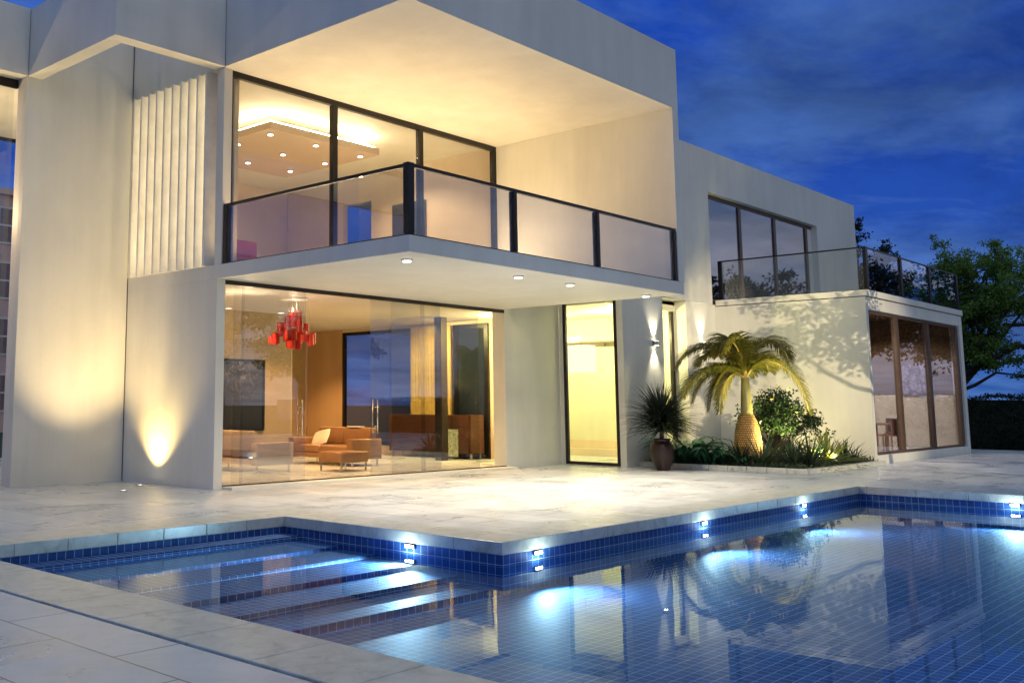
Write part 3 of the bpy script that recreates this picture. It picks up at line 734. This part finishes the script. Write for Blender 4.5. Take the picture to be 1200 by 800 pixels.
# annex dining table and chairs
t = thing('dining_table', (29.2, 9.35, .2), 'pale square dining table in the garden annex', 'table')
bx(28.55, 29.85, 9.0, 9.75, .90, .94).build('table_top', M['tabletop'], t, bevel=.005)
for px in (28.58, 29.77):
    for py in (9.03, 9.67): bx(px, px+.05, py, py+.05, .2, .9).build('leg', M['tabletop'], t)
def chair(x, y, rz, mat, label):
    t = thing('dining_chair', (x, y, .2), label, 'chair', 'chairs round the annex table')
    c, s = math.cos(rz), math.sin(rz)
    def part(nm, bb, bev=.008):
        m = MB().box(*bb); m.v = [(x+px*c-py*s, y+px*s+py*c, .2+pz) for px, py, pz in m.v]; m.build(nm, mat, t, bevel=bev)
    part('seat', (-.22, .22, -.22, .22, .42, .46)); part('backrest', (-.22, .22, .19, .225, .47, .86))
    for a in (-.2, .17):
        for b_ in (-.2, .17): part('leg', (a, a+.028, b_, b_+.028, 0, .42), 0)
chair(29.15, 9.72, R(0), M['chairpink'], 'salmon coloured chair on the far side of the annex table')
chair(29.95, 9.3, R(-82), M['chairblue'], 'slate blue chair at the right end of the annex table')
chair(28.75, 9.1, R(175), M['chairpink'], 'salmon chair on the window side of the annex table')
# annex wall picture
t = thing('wall_picture', (34.0, 9.8, 2.2), 'square violet picture of bare branches on the annex end wall', 'picture')
def branchpic():
    m, nt, out = newmat('branch_picture')
    n = N(nt, 'ShaderNodeTexVoronoi', feature='DISTANCE_TO_EDGE'); n.inputs['Scale'].default_value = 3.2
    nn = noise(nt, wpos(nt), 5, 5); v = N(nt, 'ShaderNodeVectorMath', operation='ADD'); L(nt, wpos(nt, (1, 1, .6)), v.inputs[0]); cb = N(nt, 'ShaderNodeCombineXYZ'); L(nt, nn, cb.inputs[0]); L(nt, cb.outputs[0], v.inputs[1])
    L(nt, v.outputs[0], n.inputs['Vector'])
    c = ramp(nt, n.outputs[0], [(.05, (.05, .03, .05)), (.12, (.30, .27, .42))])
    c = mixc(nt, ramp(nt, noise(nt, wpos(nt), 14, 4), [(.5, 0.0), (.6, 1.0)]), c, (.10, .07, .12))
    principled(nt, out, c, .4); return m
bx(33.985, 34.028, 9.35, 10.22, 1.70, 2.66).build('canvas', branchpic(), t)

# ------------------------------------------------------------------ vegetation
rnd = random.Random(11)
def rvec(r=rnd):
    while True:
        v = Vector((r.uniform(-1, 1), r.uniform(-1, 1), r.uniform(-1, 1)))
        if .01 < v.length < 1: return v.normalized()
def leafcard(m, c, d, up, l, wd):
    """pointed, slightly folded leaf"""
    d = d.normalized(); s = d.cross(up)
    if s.length < .01: s = d.cross(Vector((1, 0, 0)))
    s.normalize(); n = s.cross(d)
    a = c; b = c+d*l*.5+s*wd*.5+n*wd*.12; e = c+d*l; f = c+d*l*.5-s*wd*.5+n*wd*.12
    m.quad(tuple(a), tuple(b), tuple(e), tuple(f))
def blade(m, pts, wids, side, fold=.0):
    """ribbon along pts; side: function or vector"""
    pr_ = None
    for i, p in enumerate(pts):
        dd = (pts[min(i+1, len(pts)-1)]-pts[max(i-1, 0)])
        s = dd.cross(side); s = s.normalized() if s.length > 1e-6 else Vector((1, 0, 0))
        a, b = p+s*wids[i], p-s*wids[i]
        up = s.cross(dd).normalized()*wids[i]*fold
        cur = (tuple(a+up), tuple(p), tuple(b+up))
        if pr_:
            m.quad(pr_[0], pr_[1], cur[1], cur[0]); m.quad(pr_[1], pr_[2], cur[2], cur[1])
        pr_ = cur
def tree(name, base, cen, rad, seed, label, leafmat_, nleaf=16000, lsize=.16, tr=.22, group=None, fork=None, extra=(), puff=.5, nl=9, ns=7, shade=1):
    """base: trunk foot; cen, rad: centre and radii of the crown's volume; limbs are grown from the fork into it"""
    r = random.Random(seed); t = thing(name, base, label, 'tree', group)
    w_ = MB(); tips = []; B = Vector(base); Cc = Vector(cen)
    F = Vector(fork) if fork else Vector((B.x+(Cc.x-B.x)*.35, B.y+(Cc.y-B.y)*.35, B.z+(Cc.z-rad[2]-B.z)*.85))
    def limb(a, b, r0, r1, sag=.12, n=6, sides=7):
        out_ = []; L_ = (b-a).length; o1 = rvec(r)*L_*sag; o2 = rvec(r)*L_*sag
        for i in range(n+1):
            f_ = i/n; out_.append(a.lerp(b, f_)+o1*math.sin(math.pi*f_)+o2*math.sin(2*math.pi*f_)*.6)
        w_.tube(out_, [r0+(r1-r0)*i/n for i in range(n+1)], sides, False); return out_
    tk = limb(B, F, tr*1.15, tr*.8, .05)
    for i in range(nl):
        az = 2*math.pi*(i*.382+r.uniform(-.06, .06)); el = r.uniform(-.55, 1.0)
        d = Vector((math.cos(az)*math.sqrt(max(0, 1-el*el*.8)), math.sin(az)*math.sqrt(max(0, 1-el*el*.8)), el))
        q = Cc+Vector((d.x*rad[0], d.y*rad[1], d.z*rad[2]))*r.uniform(.42, .66)
        lb = limb(F, q, tr*.5, tr*.16)
        for j in range(ns):
            s0 = lb[r.choice((3, 4, 5, 6))]; d2 = (d*.6+rvec(r)).normalized()
            q2 = s0+Vector((d2.x*rad[0], d2.y*rad[1], d2.z*rad[2]))*r.uniform(.28, .55)
            v = q2-Cc; k_ = math.sqrt((v.x/rad[0])**2+(v.y/rad[1])**2+(v.z/rad[2])**2)
            if k_ > 1: q2 = Cc+v/k_*r.uniform(.86, 1.08)
            sb = limb(s0, q2, tr*.15, tr*.04, .15, 4, 5); tips += [q2, sb[2]]
    for pts_x, r0, lv in extra:
        pp_ = [Vector(p) for p in pts_x]; w_.tube(pp_, [r0*(1-.7*i/(len(pp_)-1)) for i in range(len(pp_))], 8, False)
        if lv: tips += pp_[-lv:]
    w_.build('trunk', M['bark'], t, smooth=True)
    m = MB(); per = max(1, nleaf//len(tips))
    for p in tips:
        R_ = puff*r.uniform(.5, 1.25); dens = r.uniform(.3, 1.6)
        sub = [p+Vector((r.gauss(0, 1), r.gauss(0, 1), r.gauss(0, .6)))*R_*.62 for _ in range(7)]
        for i in range(int(per*dens)):
            q = r.choice(sub); c = q+Vector((r.gauss(0, 1), r.gauss(0, 1), r.gauss(0, .7)))*R_*.26
            leafcard(m, c, rvec(r)+Vector((0, 0, -.25)), rvec(r), lsize*r.uniform(.6, 1.2), lsize*.55)
    m.build('crown', leafmat_, t)
    return t
# trees in view beyond the annex
tree('leafy_tree', (47.5, 13.0, 0), (47.8, 11.0, 6.0), (2.7, 2.55, 3.0), 21, 'broad green leafy tree spreading beyond the right end of the annex', M['leaf'], 60000, .12, .26, None, (47.5, 12.8, 1.9),
     [([(47.5, 12.8, 1.9), (47.3, 12.2, 2.3), (47.2, 11.4, 3.0), (47.2, 10.7, 3.3), (47.2, 9.9, 3.75), (47.3, 9.0, 3.7), (47.4, 8.3, 3.2)], .17, 3), ([(47.3, 12.3, 1.9), (47.2, 11.5, 2.2), (47.2, 10.7, 2.7), (47.3, 10.0, 2.6)], .09, 1), ([(47.4, 10.4, 4.6), (47.6, 9.0, 4.6), (47.8, 8.2, 4.2)], .08, 2)], puff=.46, nl=12, ns=8)
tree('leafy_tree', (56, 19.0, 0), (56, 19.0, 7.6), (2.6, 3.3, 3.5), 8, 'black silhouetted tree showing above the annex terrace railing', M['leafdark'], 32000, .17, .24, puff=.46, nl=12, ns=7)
# hedge
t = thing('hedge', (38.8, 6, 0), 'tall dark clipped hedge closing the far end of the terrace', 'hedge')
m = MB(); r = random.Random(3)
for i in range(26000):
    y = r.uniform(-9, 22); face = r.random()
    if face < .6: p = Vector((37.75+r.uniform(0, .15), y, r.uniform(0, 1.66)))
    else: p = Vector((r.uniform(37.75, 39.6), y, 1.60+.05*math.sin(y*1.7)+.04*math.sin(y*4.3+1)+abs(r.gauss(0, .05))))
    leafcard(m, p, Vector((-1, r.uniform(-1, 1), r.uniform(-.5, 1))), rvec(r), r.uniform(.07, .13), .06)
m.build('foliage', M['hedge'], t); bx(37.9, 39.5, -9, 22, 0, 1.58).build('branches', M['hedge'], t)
# trees behind the camera: reflected in the glass, and throwing leaf shade on the annex wall
gr = 'trees across the garden, seen in the window reflections'
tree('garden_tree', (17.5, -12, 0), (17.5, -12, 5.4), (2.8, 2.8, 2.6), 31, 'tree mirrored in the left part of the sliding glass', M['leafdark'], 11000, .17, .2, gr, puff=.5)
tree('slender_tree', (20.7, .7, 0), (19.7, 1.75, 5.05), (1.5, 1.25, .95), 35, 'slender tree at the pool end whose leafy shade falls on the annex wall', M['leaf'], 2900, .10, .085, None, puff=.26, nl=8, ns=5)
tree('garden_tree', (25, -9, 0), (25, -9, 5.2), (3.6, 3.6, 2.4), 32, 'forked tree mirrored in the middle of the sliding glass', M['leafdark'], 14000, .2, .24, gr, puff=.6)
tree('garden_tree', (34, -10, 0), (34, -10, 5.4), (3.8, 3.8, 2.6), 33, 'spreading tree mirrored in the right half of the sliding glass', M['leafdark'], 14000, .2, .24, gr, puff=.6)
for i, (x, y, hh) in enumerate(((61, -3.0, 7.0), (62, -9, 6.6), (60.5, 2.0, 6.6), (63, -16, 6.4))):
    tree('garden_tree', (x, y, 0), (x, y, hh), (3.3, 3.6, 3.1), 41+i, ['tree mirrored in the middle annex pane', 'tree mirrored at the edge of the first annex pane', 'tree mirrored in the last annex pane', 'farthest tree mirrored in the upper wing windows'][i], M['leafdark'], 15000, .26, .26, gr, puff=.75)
o = bx(58, 58.25, -40, 5.5, 0, 1.75).build('garden_wall', M['plaster']); tag(o, 'low pale garden wall mirrored in the annex glass', 'wall')

# assumed street lamp, unseen: its added beam throws the leaf shade on the annex wall
LP = (5.5, -15.5, 0)
t = thing('assumed_street_lamp', LP, 'assumed lamp on a tall grey pole beyond the garden trees, unseen, added to throw leaf shade on the annex wall', 'assumed lamp')
MB().tube([(LP[0], LP[1], 0), (LP[0], LP[1], 4), (LP[0], LP[1], 8.1)], [.09, .07, .045], 12).build('pole', M['steel'], t, smooth=True)
bx(LP[0]-.12, LP[0]+.34, LP[1]-.12, LP[1]+.34, 8.1, 8.2).build('head', M['steel'], t, bevel=.02)
bx(LP[0]+.08, LP[0]+.3, LP[1]+.08, LP[1]+.3, 8.085, 8.098).build('lens', M['em_down'], t)
lamp('SPOT', (LP[0]+.2, LP[1]+.2, 8.0), 42000, (1, .80, .50), (26.2, 10.2, 1.7), t, spot_size=R(15.5), spot_blend=.6, shadow_soft_size=.06)

# neighbour house seen through the left wing
t = thing('neighbour_house', (27, 50, 0), 'pink rendered neighbouring house seen through the left wing', 'house')
NX0, NX1, NY = 15, 45, 48
bx(NX0, NX1, NY, NY+10, 0, 11.9).build('wall', M['pink'], t); bx(NX0-.2, NX1+.2, NY-.25, NY+10, 11.9, 12.2).build('roof', M['pink'], t)
for zf in (1.0, 3.8, 6.6, 9.4):
    for k in range(9):
        x = 16.2+k*3.1; f = MB()
        for i in range(3): f.box(x+i*.75, x+i*.75+.1, NY-.06, NY-.002, zf, zf+1.9)
        for i in range(3): f.box(x+.101, x+1.499, NY-.055, NY-.004, zf+i*.9, zf+i*.9+.09)
        fr = f.build('window', M['white'], t); bx(x+.1, x+1.5, NY-.04, NY-.006, zf+.05, zf+1.85).build('pane', M['blindpane'], fr)

# ------------------------------------------------------------------ planting bed
KX, KY = 21.45, 8.35
k = MB()
n = 9
for i in range(n): a = KY+i*(12.2-KY)/n; k.box(KX, KX+.16, a+.003, a+(12.2-KY)/n-.003, 0, .115)
for i in range(8): a = KX+.162+i*(26.19-KX-.162)/8; k.box(a+.003, a+(26.19-KX-.162)/8-.003, KY, KY+.16, 0, .115)
o = k.build('planter_kerb', M['coping'], bevel=.008); tag(o, 'low L shaped marble kerb round the planting bed', 'kerb')
s = MB(); ns = 30; r = random.Random(2)
hx = [[.07+r.uniform(0, .05) for _ in range(ns+1)] for _ in range(ns+1)]
for i in range(ns):
    for j in range(ns):
        def q(a, b): return (KX+.163+(26.19-KX-.163)*a/ns, KY+.163+(12.19-KY-.163)*b/ns, hx[a][b])
        s.quad(q(i, j), q(i+1, j), q(i+1, j+1), q(i, j+1))
o = s.build('soil', M['soil'], smooth=True); tag(o, kind='structure')

# image-aligned axes at the bed: E = picture right, D = away
E_ = Vector((.711, -.703, 0)); D_ = Vector((.703, .711, 0)); U_ = Vector((0, 0, 1))
# bottle palm
PC = Vector((22.75, 10.15, 0.09))
t = thing('bottle_palm', tuple(PC), 'uplit bottle palm with a swollen brick patterned trunk and arching golden fronds', 'palm')
prof = [(0, .30), (.2, .305), (.45, .30), (.7, .275), (.88, .24), (1.02, .19), (1.12, .145)]
m = MB(); seg = 40; me_uv = []
rings = []
zz0 = 0.0
pr2 = []
for i in range(len(prof)-1):
    for s_ in range(4):
        f_ = s_/4; pr2.append((prof[i][0]*(1-f_)+prof[i+1][0]*f_, prof[i][1]*(1-f_)+prof[i+1][1]*f_))
pr2.append(prof[-1])
for (z, rr) in pr2:
    rings.append(len(m.v))
    for j in range(seg):
        a = 2*math.pi*j/seg; q = rr*(1+.012*math.sin(j*5)+.03*math.sin(z*40+j*2.1)*(1 if z < 1.0 else .3)); m.v.append((PC.x+q*math.cos(a), PC.y+q*math.sin(a), PC.z+z))
for i in range(len(rings)-1):
    for j in range(seg):
        m.f.append((rings[i]+j, rings[i]+(j+1) % seg, rings[i+1]+(j+1) % seg, rings[i+1]+j)); m.mi.append(0)
        z0_, z1_ = pr2[i][0], pr2[i+1][0]; c_ = 2.25
        me_uv += [(j/seg*c_, z0_), ((j+1)/seg*c_, z0_), ((j+1)/seg*c_, z1_), (j/seg*c_, z1_)]
o = m.build('trunk', M['palmtrunk'], t, smooth=True)
uvl = o.data.uv_layers.new(name='UVMap')
for i, u in enumerate(me_uv): uvl.data[i].uv = u
TOP = PC+U_*1.95
MB().tube([PC+U_*1.0, PC+U_*1.25, PC+U_*1.55, TOP], [.135, .125, .11, .085], 16).build('crown_shaft', M['shaft'], t, smooth=True)
def bez(a, b, c, d, n):
    out_ = []
    for i in range(n+1):
        f_ = i/n; out_.append(a*(1-f_)**3+b*3*f_*(1-f_)**2+c*3*f_*f_*(1-f_)+d*f_**3)
    return out_
def frond(e, d, apex, tipz, seed, ln=.42, droop=.55, nl=84):
    """e,d: tip displacement right / away; apex: rise of arch; tipz: tip height relative to the crown"""
    r = random.Random(seed)
    P0 = TOP-U_*.08; T = TOP+E_*e+D_*d+U_*tipz
    B1 = TOP+E_*e*.12+D_*d*.12+U_*apex*1.05; B2 = TOP+E_*e*.78+D_*d*.78+U_*apex*1.25
    pts = bez(P0, B1, B2, T, nl)
    st_ = MB(); idx = list(range(0, nl+1, 6)) + ([nl] if nl % 6 else [])
    st_.tube([pts[i] for i in idx], [.024*(1-.85*i/nl)+.003 for i in idx], 6)
    rc = st_.build('frond_stalk', M['rachis'], t, smooth=True)
    m = MB()
    for i in range(9, nl+1):
        f_ = i/nl; tg = (pts[min(i+1, nl)]-pts[i-1]).normalized(); sd_ = tg.cross(U_)
        sd_ = sd_.normalized() if sd_.length > .05 else E_.copy()
        upv = sd_.cross(tg).normalized()
        l = ln*(math.sin(math.pi*min(1, .16+.80*f_))**.6)*r.uniform(.88, 1.08)
        for s_ in (1, -1):
            for rep in range(2):
                d0 = (tg*.55+sd_*s_*.8+upv*(.45 if rep else .15)+rvec(r)*.06).normalized()
                p = [pts[i]+tg*.008*rep]
                cur = d0
                for q in range(4):
                    p.append(p[-1]+cur*l/4); cur = (cur+Vector((0, 0, -droop*(.35+.25*q)))).normalized()
                blade(m, p, [.005, .0115, .012, .009, .0015], upv, .25)
    m.build('frond', M['palm'], rc, org=Vector(rc['_o']))
FR = [(-1.52, .1, .80, .22, 1), (-1.50, -.25, .36, -.42, 2), (-.80, .75, .66, .32, 3), (-1.02, .55, .30, -.55, 4), (-.42, .5, .26, -.75, 5), (-.80, .15, .30, -.72, 13),
      (1.08, .15, .92, .40, 6), (1.34, -.2, .58, -.75, 7), (.86, .75, .58, .18, 8), (.45, 1.0, .5, .1, 10), (-.70, -.35, .95, .50, 11), (.12, -.2, .72, .72, 12)]
for e, d, a, tz, sdd in FR: frond(e, d, a*.95, tz, sdd, .60 if sdd not in (12,) else .22)
# pot with spiky plant
PP = (20.65, 11.15, 0)
t = thing('plant_pot', PP, 'dark red glazed urn holding a spiky black plant, standing on the paving', 'plant pot')
MB().lathe(PP, [(.13, 0), (.15, .02), (.24, .25), (.275, .42), (.26, .54), (.19, .62), (.17, .66), (.20, .69), (.17, .69), (.15, .62)], 32).build('pot', M['terracotta'], t, smooth=True)
def spiky(name, c, n, l, wd, mat, label, up=.4, droop=.25, seed=1, cat='plant', stem=0, group=None, jit=.2):
    r = random.Random(seed); t = thing(name, tuple(c), label, cat, group); m = MB(); c = Vector(c)
    for i in range(n):
        az = r.uniform(0, 2*math.pi); el = math.asin(min(1, max(-.25, r.uniform(up-.6, 1))))
        d = Vector((math.cos(az)*math.cos(el), math.sin(az)*math.cos(el), math.sin(el)))
        b0 = c+U_*(stem*r.uniform(.3, 1.0))+d*.02; ll = l*r.uniform(.7, 1.1); p = [b0]; cur = d
        for q in range(5): p.append(p[-1]+cur*ll/5); cur = (cur+Vector((0, 0, -droop*r.uniform(.3, 1)*(.2+.2*q)))).normalized()
        blade(m, p, [wd*.7, wd, wd*.95, wd*.75, wd*.45, .001], U_ if abs(d.z) < .95 else E_, .35)
    if stem: m2 = MB().tube([c-U_*.05, c+U_*stem], .05, 8).build('stem', M['bark'], t, smooth=True)
    m.build('leaves', mat, t); return t
spiky('spiky_plant', (PP[0], PP[1], .66), 620, .95, .017, M['yucca'], 'black green fountain of thin blades growing from the red urn', .35, .28, 4, stem=.55)
r9 = random.Random(77)
# lush broad leaved plants
def lush(c, n, l, wd, seed, label, mat='lush'):
    r = random.Random(seed); c = Vector(c); t = thing('leafy_plant', tuple(c), label, 'plant', 'broad leaved plants in the bed'); m = MB()
    for i in range(n):
        az = r.uniform(0, 6.283); base = c+Vector((math.cos(az), math.sin(az), 0))*r.uniform(0, .32)
        d = Vector((math.cos(az)*.5, math.sin(az)*.5, 1)).normalized(); p = [base]; cur = d; ll = l*r.uniform(.6, 1.15)
        for q in range(6): p.append(p[-1]+cur*ll/6); cur = (cur+Vector((math.cos(az)*.17, math.sin(az)*.17, -.10-.13*q))).normalized()
        blade(m, p, [wd*.15, wd*.35, wd*.9, wd, wd*.8, wd*.45, .002], Vector((math.cos(az)*.3, math.sin(az)*.3, 1)), .3)
    m.build('leaves', M[mat], t); return t
for i, (c, n, l, lb) in enumerate((((21.95, 11.25, .08), 60, 1.1, 'tall glossy green leafy clump just right of the red urn'), ((21.9, 10.65, .08), 46, .9, 'glossy green clump between the urn and the palm'),
        ((22.4, 11.5, .08), 40, 1.25, 'glossy green clump against the wall behind the urn'), ((22.0, 10.15, .08), 30, .55, 'low green clump at the foot of the palm'))):
    lush(c, n, l, .055, 60+i, lb)
gs = 'spiky rosettes in the planting bed'
for i, (x, y, n, l, wd, mt, lb) in enumerate((
        (22.05, 9.55, 70, .62, .022, 'agave', 'grey green rosette left of the palm trunk'),
        (22.35, 9.0, 80, .60, .020, 'agave', 'dark spiky rosette before the palm trunk'),
        (22.9, 8.85, 90, .72, .020, 'agave', 'large bladed rosette in the middle of the bed front'),
        (22.25, 8.65, 60, .42, .018, 'yucca', 'small dark rosette at the kerb corner'),
        (23.9, 8.85, 60, .66, .040, 'limeagave', 'brightly lit yellow green agave near the annex'),
        (24.6, 8.75, 70, .50, .022, 'agave', 'dark rosette between the lit agave and the annex'),
        (25.3, 8.75, 50, .36, .018, 'yucca', 'small dark tuft beside the annex corner'),
        (21.9, 9.95, 50, .5, .02, 'yucca', 'dark rosette by the kerb in front of the palm'),
        (24.0, 9.6, 50, .5, .02, 'yucca', 'dark rosette under the flowering shrub'))):
    spiky('rosette_plant', (x, y, .1), int(n*1.25), l*1.3, wd*1.1, M[mt], lb, .3, .12, 90+i, group=gs)
# flowering shrub
SC = Vector((24.15, 10.1, .08)); t = thing('flowering_shrub', tuple(SC), 'rounded dark green shrub dotted with yellow flowers behind the palm', 'shrub')
r = random.Random(15); m = MB(); fl = MB(); br_ = MB(); pts_ = []
for i in range(120):
    v = rvec(r); v.z = abs(v.z)*1.0-.15
    p = SC+U_*.85+Vector((v.x*.80, v.y*.80, v.z*1.0))*r.uniform(.5, 1)
    pts_.append(p)
for i in range(14): pts_.append(SC+U_*(.75+r.uniform(-.15, .35))+E_*r.uniform(.75, 1.25)+D_*r.uniform(-.2, .2))
for p in pts_:
    mid = SC.lerp(p, .5)+Vector((0, 0, .12)); br_.tube([SC+U_*.02, mid, p], [.012, .006, .003], 4, False)
    for j in range(34):
        c = p+Vector((r.gauss(0, .09), r.gauss(0, .09), r.gauss(0, .08)))
        leafcard(m, c, rvec(r), rvec(r), r.uniform(.06, .11), .045)
for i in range(26):
    v = rvec(r); c = SC+U_*.95+Vector((v.x*.78, v.y*.78, v.z*.85))*1.0 - D_*.15
    for j in range(7):
        leafcard(fl, c, Vector((math.cos(j*.9), math.sin(j*.9), .5+.2*math.sin(j))), U_, .055, .045)
br_.build('stems', M['bark'], t); m.build('foliage', M['shrub'], t); fl.build('flowers', M['petal'], t)
# low ground cover
m = MB(); r = random.Random(6)
for i in range(2600):
    x, y = r.uniform(KX+.2, 26.1), r.uniform(KY+.2, 12.1)
    for j in range(3):
        leafcard(m, Vector((x+r.gauss(0, .03), y+r.gauss(0, .03), .09)), rvec(r)+Vector((0, 0, 1.1)), rvec(r), r.uniform(.07, .17), .03)
o = m.build('ground_cover', M['agave']); tag(o, 'short leafy ground cover filling the planting bed', 'ground cover', kind='stuff')
uplight(23.3, 8.75, 420, (22.7, 10.0, 1.9), 'garden spotlight glowing between the rosettes', YEL, 120, .6, z=.3)
uplight(23.1, 9.25, 620, (22.75, 10.15, 2.5), 'garden spotlight at the foot of the palm trunk', YEL, 125, .6, z=.3)
uplight(23.72, 8.62, 45, (23.95, 8.95, .8), 'tiny spotlight under the brightly lit yellow green agave', YEL, 100, .8, z=.2)
uplight(24.9, 10.4, 90, (26.15, 10.0, 1.8), 'garden spotlight washing the annex wall', YEL, 120, 1, z=.16)

# ------------------------------------------------------------------ render settings
for ob in bpy.data.objects:
    if '_o' in ob.keys(): del ob['_o']
vs = sc.view_settings; vs.view_transform = 'Standard'; vs.look = 'None'; vs.exposure = 0; vs.gamma = 1; vs.use_curve_mapping = False
sc.render.engine = 'CYCLES'; cy = sc.cycles
cy.max_bounces = 10; cy.diffuse_bounces = 4; cy.glossy_bounces = 6; cy.transparent_max_bounces = 24; cy.transmission_bounces = 6
cy.sample_clamp_indirect = 6; cy.caustics_reflective = False; cy.caustics_refractive = False
cy.use_denoising = True; cy.use_adaptive_sampling = True; cy.adaptive_threshold = .01
try: cy.denoiser = 'OPENIMAGEDENOISE'; cy.denoising_input_passes = 'RGB_ALBEDO_NORMAL'
except Exception: pass
